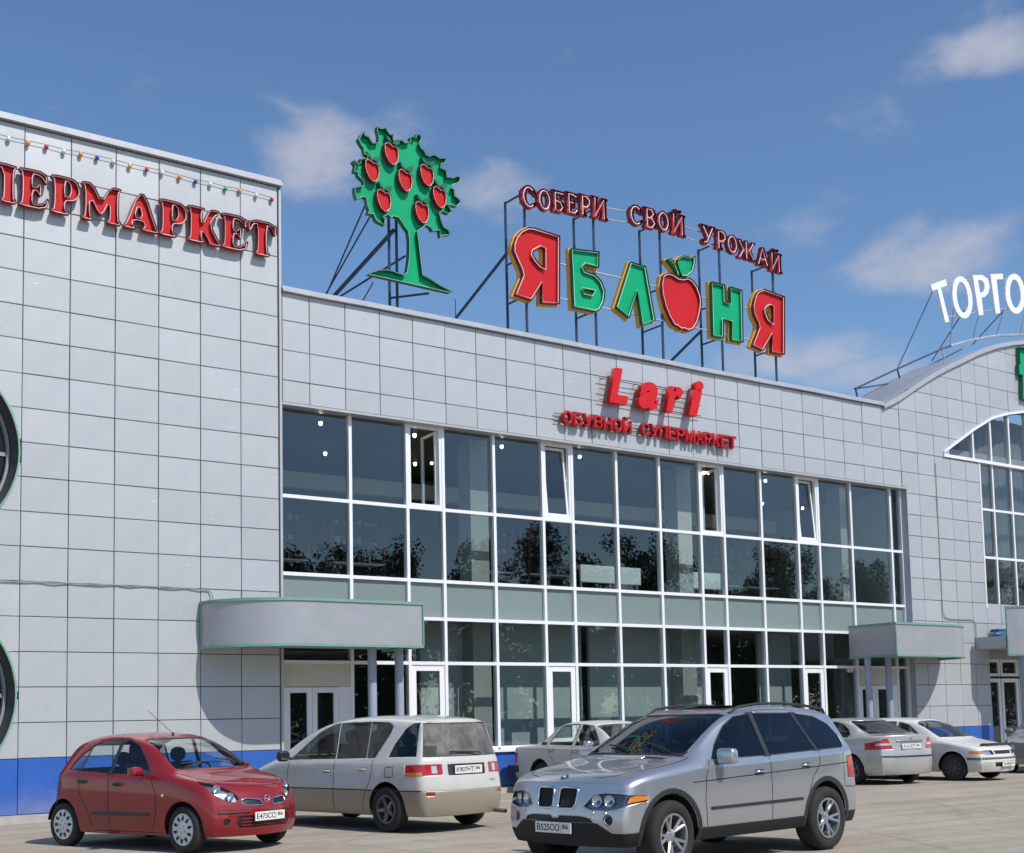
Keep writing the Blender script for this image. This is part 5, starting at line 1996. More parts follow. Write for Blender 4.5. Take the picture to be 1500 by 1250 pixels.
    for ax, steer in ((wb / 2, S.get('steer', 0)), (-wb / 2, 0)):
        for sd in (1, -1):
            w = bpy.data.objects.new('wheel', None)
            COL.objects.link(w)
            w.parent = t
            w.location = (ax, sd * (tr), r)
            w.rotation_euler = (0, random.uniform(0, 6), (0 if sd > 0 else math.pi) + rad(steer))
            link('tyre', tyre, w)
            link('rim', rim, w)
            link('brake_back', bk, w)
            if ex:
                link('rim_hole', ex, w)
            ln = MB()
            n = 20
            W2 = lerp_tab(S['w'], xf - ax) - .03
            vs = []
            for k in range(n + 1):
                a = rad(8 + 164 * k / n)
                vs += [(ax + (ra + .012) * math.cos(a), sd * W2, r + (ra + .012) * math.sin(a)), (ax + (ra + .012) * math.cos(a), sd * (W2 - .36), r + (ra + .012) * math.sin(a))]
            ln.add(vs, [(2 * k, 2 * k + 1, 2 * k + 3, 2 * k + 2) for k in range(n)])
            ln.add([(ax + (ra + .012) * math.cos(rad(a)), sd * (W2 - .36), r + (ra + .012) * math.sin(rad(a))) for a in range(8, 173, 15)], [tuple(range(11))])
            ln.obj('wheel_liner', M_under, t, fix=False)
    zf = S['z0'][0][1]
    u = MB()
    u.box((-wb / 2 + r + .1, -tr - .02, zf + .02), (wb / 2 - r - .1, tr + .02, zf + .14))
    u.box((wb / 2 - r - .1, -tr + .2, zf + .0), (xf - .30, tr - .2, zf + .14))
    u.box((xf - S['L'] + .28, -tr + .2, zf + .0), (-wb / 2 + r + .1, tr - .2, zf + .16))
    u.obj('underbody', M_under, t)
    # cabin
    cs = S['cabin']           # front seat s, rear seat s, cowl s, cowl z
    MB().box((xf - cs[1] - .35, -.60, zf + .16), (xf - cs[2] - .05, .60, zf + .20)).obj('cabin_floor', M_cloth, t)
    hs = S.get('seat_h', .62)
    for y in (-.34, .34):
        seat(t, xf - cs[0], y, .5, hs)
    seat(t, xf - cs[1], 0, 1.2, hs - .06)
    d = MB()
    x0 = xf - cs[2]
    d.add([(x0 - .02, -.62, cs[3] - .09), (x0 - .02, .62, cs[3] - .09), (x0 - .42, .62, cs[3] - .04), (x0 - .42, -.62, cs[3] - .04),
           (x0 - .12, -.62, cs[3] - .5), (x0 - .12, .62, cs[3] - .5), (x0 - .36, .62, cs[3] - .5), (x0 - .36, -.62, cs[3] - .5)],
          [(0, 1, 2, 3), (4, 5, 6, 7), (0, 1, 5, 4), (1, 2, 6, 5), (2, 3, 7, 6), (3, 0, 4, 7)])
    d.obj('dashboard', M_plastic, t)
    sw = MB()
    c = Vector((x0 - .58, .34, cs[3] - .10))
    e1, e2 = Vector((0, 1, 0)), Vector((.45, 0, .9)).normalized()
    sw.tube([c + (e1 * math.cos(2 * math.pi * k / 20) + e2 * math.sin(2 * math.pi * k / 20)) * .185 for k in range(20)], .014, 6, True)
    sw.bar(c, c + Vector((.2, 0, -.1)), .03)
    sw.obj('steering_wheel', M_plastic, t)
    S['t'], S['bvh'] = t, bvh
    return t

def on_front(S, y, z):
    h, n = surf(S['bvh'], (6, y, z), (-1, 0, 0))
    return h if h is not None else Vector((S['xf'], y, z))
def on_rear(S, y, z):
    h, n = surf(S['bvh'], (-6, y, z), (1, 0, 0))
    return h if h is not None else Vector((S['xf'] - S['L'], y, z))
def on_top(S, s, y):
    h, n = surf(S['bvh'], (S['xf'] - s, y, 4), (0, 0, -1))
    return h if h is not None else Vector((S['xf'] - s, y, 1.4))
FRONT = lambda f: f.normal.x > .12 and f.calc_center_median().z < 1.3
REAR = lambda f: f.normal.x < -.12
def bowl(parent, c, r, d, m, name):
    """small lamp bowl facing d"""
    b = MB().lathe([(r, 0), (r * .8, -.02), (r * .35, -.035), (.001, -.036)], 16, 'X')
    q = Vector(d).normalized().to_track_quat('X', 'Z')
    b.v = [tuple(q @ Vector(p) + Vector(c)) for p in b.v]
    return b.obj(name, m, parent, smooth=True, fix=False)
def mirror_y(poly):
    return [(-y, z) for y, z in poly]
def nose(b0, sf, extra):
    return [(sf, b0)] + extra
# ---------------- silver SUV
P_suv = car_paint('paint_silver', (.50, .515, .545), .75, .3, z1=.55, amt=.18)
P_red = car_paint('paint_red', (.235, .001, .007), .0, .5, coat=1.0, z1=.30, amt=.03)
P_van = car_paint('paint_pearl', (.66, .645, .60), .1, .3, z1=.9, amt=.55)
P_van2 = car_paint('paint_beige', (.40, .35, .27), .3, .4, coat=.3, z1=.9, amt=.75)
P_vol = car_paint('paint_old_beige', (.60, .585, .52), .0, .5, coat=.25, z1=.85, amt=.5)
P_ford = car_paint('paint_light_silver', (.58, .58, .58), .45, .32, z1=.7, amt=.4)
P_wag = car_paint('paint_dusty_white', (.74, .72, .68), .0, .4, coat=.6, z1=.7, amt=.4)
P_grey = car_paint('paint_grey', (.22, .23, .25), .5, .32, z1=.6, amt=.4)
M_grille = mat('grille_black', (.012, .012, .013), .45)

def circle(y, z, r, n=14):
    return [(y + r * math.cos(2 * math.pi * k / n), z + r * math.sin(2 * math.pi * k / n)) for k in range(n)]
def both(nm, plane, poly, flt, m, push=0.0):
    a = (lambda f: flt(f) and f.calc_center_median().y > 0)
    b = (lambda f: flt(f) and f.calc_center_median().y < 0)
    return [(nm, plane, poly, a, m, push), (nm, plane, mirror_y(poly), b, m, push)]

def pillars(*polys):
    r = []
    for p in polys:
        for sd in (1, -1):
            r.append(('door_pillar', 'side', p, (lambda f, sd=sd: f.normal.y * sd > .3), M_plastic, .001))
    return r
def cowl(s0, s1, y):
    return [('scuttle_panel', 'top', [(s0, -y), (s0 - .06, 0), (s0, y), (s1, y), (s1 - .06, 0), (s1, -y)], lambda f: f.normal.z > .3, M_plastic, -.004)]
kid = [(.035, .70), (.045, .865), (.08, .885), (.25, .885), (.285, .865), (.275, .72), (.24, .675), (.07, .675)]
hl = [(.37, .70), (.47, .665), (.66, .66), (.80, .69), (.93, .755), (.93, .80), (.80, .825), (.62, .835), (.48, .815)]
SUV = dict(name='parked_car', label='silver SUV with black lower bumper and tinted windows in the foreground', x=10.50, y=-12.62, heading=187.2,
    L=4.667, ax=.83, wb=2.82, r=.368, rr=.238, wd=.27, track=1.62, hatch=True, rim='double5', paint=P_suv, gap=.06, sub=3, cr_belt=.55, cr_rail=.5, cr_lip=.5,
    stations=[.17, .36, .65, 1.0, 1.30, 1.56, 1.84, 2.14, 2.5, 3.0, 3.5, 3.9, 4.2, 4.44],
    w=[(.17, .845), (.36, .905), (.65, .928), (1.0, .935), (2.5, .94), (3.8, .935), (4.2, .905), (4.44, .86)],
    z0=[(0, .29)], belt=[(.17, .87), (.36, .945), (.65, .99), (1.3, 1.06), (2.5, 1.09), (4.44, 1.16)],
    top=[(.17, .945), (.36, 1.02), (.65, 1.075), (1.0, 1.125), (1.30, 1.17), (1.56, 1.34), (1.84, 1.50), (2.14, 1.645), (2.5, 1.70), (3.0, 1.72), (3.5, 1.71), (3.9, 1.68), (4.2, 1.65), (4.44, 1.61)],
    wr=[(1.3, .72), (2.14, .655), (3.0, .66), (4.44, .61)],
    bow=[(.17, .15), (.36, .10), (.65, .05), (1.0, .03), (1.3, .10), (1.84, .10), (2.14, .08), (2.5, 0), (4.2, 0), (4.44, -.16)],
    pf=[(.29, .07), (.45, 0), (.6, .0), (.75, .035), (.9, .075), (1.0, .11)], pr=[(.29, .05), (.55, 0), (.76, 0), (.82, .06), (1.16, .09), (1.4, .20), (1.62, .38)],
    two_tone=(.425, mat('suv_cladding', (.016, .016, .018), .55, var=.15, spec=.3)), zglass=1.10,
    cuts=[('lower_bumper', 'front', [(-.95, .2), (.95, .2), (.95, .43), (.70, .435), (.54, .535), (-.54, .535), (-.70, .435), (-.95, .43)], FRONT, mat('suv_cladding', (.016, .016, .018)), .0)] + both('kidney_grille', 'front', kid, FRONT, M_grille, -.03) + both('headlight', 'front', hl, FRONT, M_lens, 0)
        + both('turn_signal', 'front', [(.845, .735), (.88, .745), (.922, .768), (.922, .796), (.875, .806), (.855, .79)], FRONT, M_amber, .001)
        + [('lower_intake', 'front', [(-.50, .537), (.50, .537), (.46, .58), (.36, .60), (.06, .60), (.04, .57), (-.04, .57), (-.06, .60), (-.36, .60), (-.46, .58)], FRONT, M_grille, -.02)]
        + both('fog_recess', 'front', circle(.665, .565, .055), FRONT, M_grille, -.015)
        + both('tail_lamp', 'front', [(.66, .80), (.95, .83), (.95, 1.06), (.72, 1.10)], REAR, M_redlens, .002)
        + pillars([(2.47, 1.125), (2.62, 1.127), (2.60, 1.63), (2.45, 1.625)], [(3.46, 1.155), (3.62, 1.16), (3.42, 1.615), (3.26, 1.62)])
        + cowl(1.24, 1.37, .72)
        + both('bonnet_vent', 'top', [(1.10, .26), (1.17, .28), (1.17, .60), (1.10, .56)], lambda f: f.normal.z > .5, M_grille, -.004),
    side_glass=[('front', [(1.56, 1.135), (1.72, 1.27), (2.0, 1.475), (2.22, 1.575), (2.49, 1.605), (2.52, 1.145)], M_darkglass),
                ('rear', [(2.60, 1.147), (2.57, 1.61), (3.30, 1.60), (3.50, 1.175)], M_darkglass),
                ('quarter', [(3.56, 1.178), (3.37, 1.595), (3.78, 1.555), (4.02, 1.46), (4.13, 1.33), (4.15, 1.22), (4.08, 1.19)], M_darkglass)],
    end_glass=[('windscreen', [(-.69, 1.205), (.69, 1.205), (.60, 1.61), (-.60, 1.61)], 1, M_darkglass), ('rear_window', [(-.6, 1.2), (.6, 1.2), (.52, 1.56), (-.52, 1.56)], -1, M_darkglass)],
    seam_crease_lines=[[(1.40, .43), (1.37, .7), (1.40, .95), (1.50, 1.12)], [(2.55, .43), (2.56, 1.12)], [(3.22, .43), (3.25, .62), (3.36, .85), (3.52, 1.0), (3.55, 1.15)], [(1.18, .90), (2.5, .945), (4.40, 1.01)], [(4.05, 1.17), (4.05, .72), (4.42, .70)]],  # the long line at handle height paints the body crease's shade dark
    mould=[([(1.46, .615), (3.14, .625)], .035, .012, M_plastic, 'door_moulding')],
    handles=[(2.34, .965), (3.24, 1.005)], hmat=M_chrome, lip=(.055, M_plastic), mirror=(1.66, 1.16, .93), mk=1.15, mh=1.3, mexp=.45, cabin=(2.35, 3.35, 1.4, 1.16), seat_h=.72, steer=4, hood=[[(.22, .40), (.30, .60), (.50, .745), (.80, .79), (1.25, .80)], [(1.25, .80), (1.27, .60), (1.25, .30)]], reflector=mat('dark_reflector', (.16, .16, .17), .25, .8))
make_car(SUV)
t = SUV['t']
for sd in (1, -1):
    h1 = on_front(SUV, sd * .52, .755)
    bowl(t, h1 + Vector((-.012, 0, 0)), .062, (1, sd * .25, 0), M_chrome, 'lamp_bowl')
    h2 = on_front(SUV, sd * .66, .755)
    bowl(t, h2 + Vector((-.012, 0, 0)), .060, (1, sd * .4, 0), M_chrome, 'lamp_bowl')
    h3 = on_front(SUV, sd * .665, .565)
    bowl(t, h3 + Vector((-.005, 0, 0)), .045, (1, sd * .4, 0), M_clearlens, 'fog_lamp')
    for yy in (.50, .64):
        h = on_front(SUV, sd * yy, .635)
        MB().lathe([(.001, -.03), (.016, -.02), (.018, .01), (.001, .025)], 10, 'X').obj('washer_nozzle', M_chrome, t, smooth=True, loc=h)
    # kidney surround and slats
    ring = []
    q = [(sd * y, z) for y, z in kid]
    ring = [on_front(SUV, y, z) + Vector((.004, 0, 0)) for y, z in q]
    MB().tube(ring, .010, 6, True).obj('kidney_surround', M_chrome, t, smooth=True)
    for k in range(9):
        yy = sd * (.065 + .023 * k)
        a, b2 = on_front(SUV, yy, .69), on_front(SUV, yy, .872)
        MB().bar(a + Vector((-.012, 0, 0)), b2 + Vector((-.012, 0, 0)), .0055, 5).obj('grille_slat', M_plastic, t)
    # roof rails
    pts = [on_top(SUV, s, sd * (.60 if s > 2.2 else .585)) + Vector((0, 0, dz)) for s, dz in ((2.25, -.0), (2.4, .045), (2.8, .055), (3.3, .055), (3.75, .05), (4.1, .045), (4.28, .0))]
    MB().tube(pts, .017, 8).obj('roof_rail', M_plastic, t, smooth=True)
pl = [on_top(SUV, 2.62, y) + Vector((0, 0, .004)) for y in (-.4, .4)]
MB().box((SUV['xf'] - 2.95, -.42, on_top(SUV, 2.8, 0).z - .004), (SUV['xf'] - 2.40, .42, on_top(SUV, 2.8, 0).z + .001)).obj('sunroof', M_darkglass, t)
h = on_front(SUV, 0, .475)
plate_obj(t, 'В525ОО', '86', h + Vector((.012, -.02, 0)), 0)
h = on_top(SUV, .20, 0)
em = h + Vector((.0, 0, .004))
hn = surf(SUV['bvh'], (SUV['xf'] - .20, 0, 4), (0, 0, -1))[1]
qq = (hn if hn.z > 0 else -hn).to_track_quat('Z', 'Y')
def disc(c, q, r, m, nm, parent, h=.006, a0=0, a1=360, r0=0):
    b = MB()
    n = 16
    vs = [Vector((0, 0, h))] if r0 == 0 else []
    for k in range(n + 1):
        a = rad(a0 + (a1 - a0) * k / n)
        vs.append(Vector((r * math.cos(a), r * math.sin(a), h)))
    b.add([q @ v + Vector(c) for v in vs], [(0, k + 1, k + 2) for k in range(n)])
    return b.obj(nm, m, parent, fix=False)
em_o = disc(em, qq, .045, M_ink, 'round_badge', t, .002)
for k in range(4):
    disc(em, qq, .028, mat('badge_blue', (.02, .12, .5), .3) if k % 2 == 0 else M_plate, 'badge_quarter', em_o, .0035, 90 * k, 90 * k + 90)
for y0, y1 in ((-.05, -.45), (.55, .1)):
    a = on_top(SUV, 1.27, y0)
    b2 = on_top(SUV, 1.40, y1)
    MB().tube([a + Vector((0, 0, .02)), (a + b2) / 2 + Vector((0, 0, .03)), b2 + Vector((0, 0, .015))], .010, 6).obj('wiper', M_plastic, t)

# ---------------- red hatchback
REDC = dict(name='parked_car', label='small red hatchback with silver wheel covers by the blue base', x=6.68, y=-6.32, heading=-70.5,
    L=3.72, ax=.73, wb=2.43, r=.297, rr=.205, wd=.185, track=1.45, hatch=True, rim='cover', paint=P_red, gap=.05, sub=3, cr_belt=.2, rail=.07,
    stations=[.24, .42, .66, .88, 1.05, 1.28, 1.5, 1.76, 2.1, 2.5, 2.9, 3.2, 3.45],
    w=[(.24, .74), (.42, .815), (.66, .832), (1.05, .832), (2.0, .835), (2.9, .835), (3.2, .825), (3.45, .765)],
    z0=[(0, .20)], belt=[(.24, .66), (.42, .78), (.66, .85), (1.05, .925), (2, .965), (3.0, .995), (3.45, .99)],
    top=[(.24, .755), (.42, .875), (.66, .955), (.88, 1.0), (1.05, 1.035), (1.28, 1.2), (1.5, 1.345), (1.76, 1.47), (2.1, 1.535), (2.5, 1.54), (2.9, 1.505), (3.2, 1.44), (3.45, 1.36)],
    wr=[(1.05, .67), (1.76, .585), (2.5, .58), (3.45, .50)],
    bow=[(.24, .24), (.42, .16), (.66, .07), (.88, .05), (1.05, .13), (1.5, .12), (1.76, .09), (2.1, 0), (3.2, 0), (3.45, -.24)],
    pf=[(.2, .05), (.4, 0), (.55, .015), (.65, .05), (.8, .12)], pr=[(.2, .06), (.45, 0), (.62, .02), (1.0, .10), (1.2, .2), (1.38, .34)], zglass=1.0,
    cuts=both('headlight', 'front', [(.40, .665), (.47, .63), (.57, .65), (.68, .74), (.74, .86), (.72, .90), (.62, .875), (.50, .80), (.42, .72)], FRONT, M_lens, .004)
        + both('upper_grille', 'front', [(.09, .585), (.33, .59), (.38, .62), (.36, .655), (.30, .67), (.12, .645)], FRONT, M_grille, -.012)
        + [('lower_grille', 'front', [(-.42, .30), (.42, .30), (.47, .36), (.45, .455), (-.45, .455), (-.47, .36)], FRONT, mat('red_grille_dark', (.03, .008, .009), .5), -.012)]
        + both('fog_recess', 'front', circle(.585, .39, .042), FRONT, M_grille, -.01)
        + cowl(1.00, 1.09, .60) + pillars([(2.10, .978), (2.27, .983), (2.22, 1.457), (2.06, 1.457)], [(2.78, 1.01), (2.87, 1.01), (2.82, 1.34), (2.72, 1.37)])
        + both('tail_lamp', 'front', [(.56, .70), (.75, .74), (.72, 1.0), (.62, 1.02)], REAR, M_redlens, .002),
    side_glass=[('front', [(1.38, .985), (1.55, 1.15), (1.80, 1.36), (1.98, 1.425), (2.10, 1.435), (2.14, 1.0)], M_carglass),
                ('rear', [(2.23, 1.005), (2.18, 1.435), (2.55, 1.42), (2.74, 1.36), (2.80, 1.03)], M_carglass),
                ('quarter', [(2.845, 1.03), (2.79, 1.335), (2.96, 1.23), (3.06, 1.11), (3.07, 1.05)], M_midglass)],
    end_glass=[('windscreen', [(-.635, 1.06), (.635, 1.06), (.535, 1.445), (-.535, 1.445)], 1, M_carglass), ('rear_window', [(-.5, 1.04), (.5, 1.04), (.42, 1.36), (-.42, 1.36)], -1, M_carglass)],
    seam_crease_lines=[[(1.30, .27), (1.22, .5), (1.24, .75), (1.36, .97)], [(2.16, .25), (2.19, .98)], [(2.52, .27), (2.60, .5), (2.78, .72), (2.84, 1.0)], [(1.05, .24), (2.5, .24)]],
    mould=[([(1.36, .475), (2.52, .465)], .042, .014, M_plastic, 'door_moulding')],
    handles=[(1.98, .855), (2.72, .885)], hmat=M_plastic, mirror=(1.47, 1.03, .86), mk=1.0, mh=.9, mexp=.75, cabin=(1.95, 2.70, 1.12, 1.04), seat_h=.56, steer=-3, hood=[[(.20, .0), (.22, .28), (.36, .50), (.60, .66), (.98, .70)]])
make_car(REDC)
t = REDC['t']
for sd in (1, -1):
    h = on_front(REDC, sd * .50, .70)
    bowl(t, h + Vector((-.012, 0, 0)), .055, (1, sd * .3, .25), M_chrome, 'lamp_bowl')
    h = on_front(REDC, sd * .62, .80)
    bowl(t, h + Vector((-.012, 0, 0)), .055, (1, sd * .5, .3), M_chrome, 'lamp_bowl')
    q = [(.085, .58), (.33, .585), (.385, .62), (.365, .66), (.30, .675), (.115, .65)]
    MB().tube([on_front(REDC, sd * y, z) + Vector((.004, 0, 0)) for y, z in q], .010, 6, True).obj('grille_surround', M_chrome, t, smooth=True)
    MB().tube([on_front(REDC, sd * y, .503) + Vector((.004, 0, 0)) for y in (.30, .42, .54, .63, .68)], .013, 6).obj('bumper_strip', M_plastic, t, smooth=True)
    h, n = surf(REDC['bvh'], (REDC['xf'] - 1.10, sd * 2, .72), (0, -sd, 0))
    MB().lathe([(.001, -.012), (.018, -.01), (.022, .006), (.001, .014)], 10, 'Y').obj('side_repeater', M_clearlens, t, smooth=True, loc=h)
h = on_front(REDC, 0, .655)
q = [h + Vector((.012, .048 * math.cos(a), .042 * math.sin(a))) for a in [2 * math.pi * k / 18 for k in range(18)]]
bd = MB().tube(q, .007, 6, True).obj('oval_badge', M_chrome, t, smooth=True)
MB().box((h.x + .006, -.062, h.z - .010), (h.x + .018, .062, h.z + .010)).obj('badge_bar', M_chrome, bd)
for z in (.335, .375, .415):
    MB().tube([on_front(REDC, y, z) + Vector((-.004, 0, 0)) for y in (-.40, -.2, 0, .2, .40)], .008, 6).obj('grille_bar', mat('grille_red', (.2, .008, .014), .4), t)
h = on_front(REDC, 0, .44)
plate_obj(t, 'Е473СС', '86', h + Vector((.02, -.0, 0)), 0)
h = on_top(REDC, 1.86, 0)
MB().bar(h + Vector((0, 0, -.005)), h + Vector((.01, 0, .03)), .016, 8).obj('antenna_base', M_plastic, t)
MB().bar(h + Vector((0, 0, .02)), h + Vector((-.52, 0, .34)), .004, 5).obj('antenna', M_plastic, t)
for y0, y1 in ((.1, -.52), (.62, .08)):
    a = on_top(REDC, 1.02, y0)
    b2 = on_top(REDC, 1.10, y1)
    MB().tube([a + Vector((0, 0, .02)), (a + b2) / 2 + Vector((0, 0, .03)), b2 + Vector((0, 0, .015))], .009, 6).obj('wiper', M_plastic, t)

# ---------------- two tone minivan
VAN = dict(name='parked_car', label='dusty white and beige minivan seen from behind near the entrance', x=10.30, y=-5.50, heading=100,
    L=4.53, ax=.90, wb=2.735, r=.315, rr=.20, wd=.20, track=1.50, hatch=True, rim='five', paint=P_van, gap=.06, sub=3, cr_belt=.2, rail=.06,
    stations=[.2, .4, .7, .95, 1.25, 1.55, 1.95, 2.4, 3.0, 3.5, 3.95, 4.2, 4.34],
    w=[(.2, .72), (.4, .80), (.7, .835), (1.5, .847), (3.5, .847), (4.0, .835), (4.34, .775)],
    z0=[(0, .22)], belt=[(.2, .68), (.4, .78), (.95, .91), (2, .96), (4.34, .985)],
    top=[(.2, .76), (.4, .86), (.7, .95), (.95, 1.02), (1.25, 1.2), (1.55, 1.37), (1.95, 1.53), (2.4, 1.61), (3.0, 1.635), (3.5, 1.625), (3.95, 1.59), (4.2, 1.56), (4.34, 1.535)],
    wr=[(.95, .68), (1.95, .62), (3, .63), (4.34, .58)],
    bow=[(.2, .2), (.4, .14), (.7, .06), (.95, .12), (1.55, .12), (1.95, .08), (2.4, 0), (4.2, 0), (4.34, -.17)],
    pf=[(.2, .05), (.45, 0), (.76, .08)], pr=[(.2, .05), (.42, -.02), (.58, -.01), (.64, .04), (.98, .07), (1.04, .10), (1.3, .18), (1.54, .30)], zglass=1.0,
    two_tone=(.575, P_van2),
    cuts=both('tail_lamp', 'front', [(.45, .79), (.62, .79), (.62, .93), (.45, .93)], REAR, M_redlens, .003)
        + both('tail_lamp_corner', 'front', [(.62, .79), (.90, .77), (.90, .90), (.80, .93), (.62, .93)], lambda f: f.normal.x < .25 and f.calc_center_median().x < -1.75, M_redlens, .003)
        + both('amber_lamp', 'front', [(.74, .778), (.90, .768), (.90, .822), (.74, .83)], lambda f: f.normal.x < .25 and f.calc_center_median().x < -1.75, M_amber, .0035)
        + both('reversing_lamp', 'front', [(.53, .81), (.61, .81), (.61, .91), (.53, .91)], REAR, M_clearlens, .005)
        + both('reflector_strip', 'front', [(.60, .51), (.72, .51), (.72, .55), (.60, .55)], REAR, M_redlens, .003)
        + [('plate_recess', 'front', [(-.36, .775), (.36, .775), (.36, .925), (-.36, .925)], REAR, M_plastic, -.012)]
        + both('headlight', 'front', [(.42, .60), (.70, .60), (.74, .70), (.5, .72)], FRONT, M_lens, 0),
    side_glass=[('front', [(1.36, .99), (1.62, 1.17), (1.95, 1.385), (2.25, 1.495), (2.40, 1.515), (2.46, 1.015)], M_midglass),
                ('rear', [(2.50, 1.015), (2.44, 1.515), (3.12, 1.525), (3.16, 1.03)], M_midglass),
                ('third', [(3.19, 1.03), (3.15, 1.525), (3.50, 1.51), (3.60, 1.46), (3.58, 1.38), (3.36, 1.035)], M_midglass),
                ('quarter', [(3.66, 1.045), (3.72, 1.2), (3.88, 1.42), (4.0, 1.49), (4.10, 1.50), (4.17, 1.05)], M_darkglass)],
    end_glass=[('windscreen', [(-.66, 1.06), (.66, 1.06), (.57, 1.52), (-.57, 1.52)], 1, M_midglass), ('rear_window', [(-.69, 1.04), (.69, 1.04), (.58, 1.49), (-.58, 1.49)], -1, M_dustglass)],
    seam_crease_lines=[[(1.36, .28), (1.33, .6), (1.36, .98)], [(2.46, .28), (2.48, .98)], [(3.10, .28), (3.20, .55), (3.32, .75), (3.34, 1.0)], [(3.62, .76), (3.78, .76), (3.78, .90), (3.62, .90), (3.62, .76)]],
    mould=[([(1.2, .575), (4.3, .575)], .014, .004, M_plastic, 'body_line')],
    handles=[(2.30, .83), (3.12, .86)], hmat=P_van, mirror=(1.45, 1.05, .90), mirmat=M_plastic, mk=.9, mh=1.2, cabin=(2.1, 3.0, 1.1, 1.02), seat_h=.66)
t = make_car(VAN)
t.scale = (1.05, 1.05, 1.05)
h = on_rear(VAN, 0, .85)
plate_obj(t, 'К907НТ', '86', h + Vector((-.004, .0, 0)), math.pi)
a = on_rear(VAN, -.28, 1.06)
b2 = on_rear(VAN, .30, 1.10)
MB().tube([a + Vector((-.03, 0, 0)), a + Vector((-.045, .05, .02)), b2 + Vector((-.03, 0, 0))], .012, 6).obj('rear_wiper', M_plastic, t)
MB().tube([(-2.0, -.55, .25), (-2.33, -.57, .235)], .03, 10).obj('exhaust_pipe', M_alloyg, t)
me = text_mesh('Ipsum', .0, .2, .02)
for v in me.vertices:
    v.co = (0, -v.co.x * .075, v.co.y * .075)
me.materials.clear()
me.materials.append(M_chrome)
h = on_rear(VAN, -.47, .70)
link('badge_script', me, t, h + Vector((-.012, .10, -.03)))

# ---------------- old beige saloon
VOL = dict(name='parked_car', label='old beige saloon with boxy boot parked behind the silver SUV', x=17.73, y=-2.80, heading=-92,
    L=4.76, ax=.80, wb=2.80, r=.325, rr=.18, wd=.19, track=1.48, hatch=False, rim='steel', paint=P_vol, gap=.06, sub=3, cr_belt=.85, cr_rail=.65, cr_lip=.7, rail=.05, g0=.10, g1=.22,
    stations=[.12, .3, .7, 1.15, 1.35, 1.6, 1.95, 2.4, 2.9, 3.25, 3.5, 3.8, 4.2, 4.5, 4.64],
    w=[(.12, .80), (.3, .86), (.7, .89), (2.4, .90), (4.2, .88), (4.5, .86), (4.64, .82)],
    z0=[(0, .26)], belt=[(.12, .80), (.7, .87), (1.35, .91), (3.8, .945), (4.64, .925)],
    top=[(.12, .84), (.7, .92), (1.15, .965), (1.35, .985), (1.6, 1.20), (1.95, 1.40), (2.4, 1.475), (2.9, 1.475), (3.25, 1.42), (3.5, 1.22), (3.8, 1.0), (4.2, .985), (4.5, .97), (4.64, .94)],
    wr=[(1.35, .68), (1.95, .60), (2.9, .61), (3.25, .60), (3.8, .66)],
    bow=[(.12, .12), (.3, .08), (.7, .03), (1.35, .09), (1.95, .06), (2.4, 0), (3.25, -.04), (3.8, -.06), (4.2, 0), (4.5, -.05), (4.64, -.09)],
    pf=[(.26, .03), (.5, 0), (.84, .03)], pr=[(.26, .05), (.45, 0), (.95, .04)], zglass=.99,
    cuts=both('tail_lamp', 'front', [(.60, .62), (.95, .62), (.95, .88), (.60, .88)], REAR, M_redlens, .002)
        + both('headlight', 'front', [(.5, .62), (.75, .62), (.75, .76), (.5, .76)], FRONT, M_lens, 0),
    side_glass=[('front', [(1.66, .985), (1.90, 1.20), (2.10, 1.36), (2.42, 1.395), (2.45, .995)], M_carglass),
                ('rear', [(2.55, .998), (2.53, 1.395), (2.95, 1.39), (3.10, 1.34), (3.30, 1.10), (3.33, 1.01)], M_carglass)],
    end_glass=[('windscreen', [(-.66, 1.02), (.66, 1.02), (.57, 1.41), (-.57, 1.41)], 1, M_carglass), ('rear_window', [(-.6, 1.04), (.6, 1.04), (.54, 1.39), (-.54, 1.39)], -1, M_carglass)],
    seam_crease_lines=[[(1.42, .30), (1.42, .9)], [(2.5, .30), (2.5, .98)], [(2.98, .34), (3.05, .62), (3.30, .85), (3.38, .98)]],
    mould=[([(.3, .62), (1.0, .63), (3.0, .635)], .02, .008, M_chrome, 'side_trim'), ([(3.42, 1.02), (3.62, 1.03)], .07, .008, M_plastic, 'pillar_vent')],
    handles=[(2.36, .86), (3.18, .875)], hmat=M_chrome, mirror=(1.75, 1.03, .92), mirmat=M_chrome, mk=.8, mh=.8, cabin=(2.2, 3.05, 1.45, .99), seat_h=.52, surround=M_vchrome if 'M_vchrome' in globals() else M_plastic)
t = make_car(VOL)
t.scale = (1.05, 1.05, 1.05)
MB().box((VOL['xf'] - 4.80, -.86, .42), (VOL['xf'] - 4.62, .86, .56)).obj('rear_bumper', M_plastic, t)
for sd in (1, -1):
    MB().box((VOL['xf'] - 4.70, sd * .86 - .03, .42), (VOL['xf'] - 4.40, sd * .86 + .03, .56)).obj('bumper_corner', M_plastic, t)

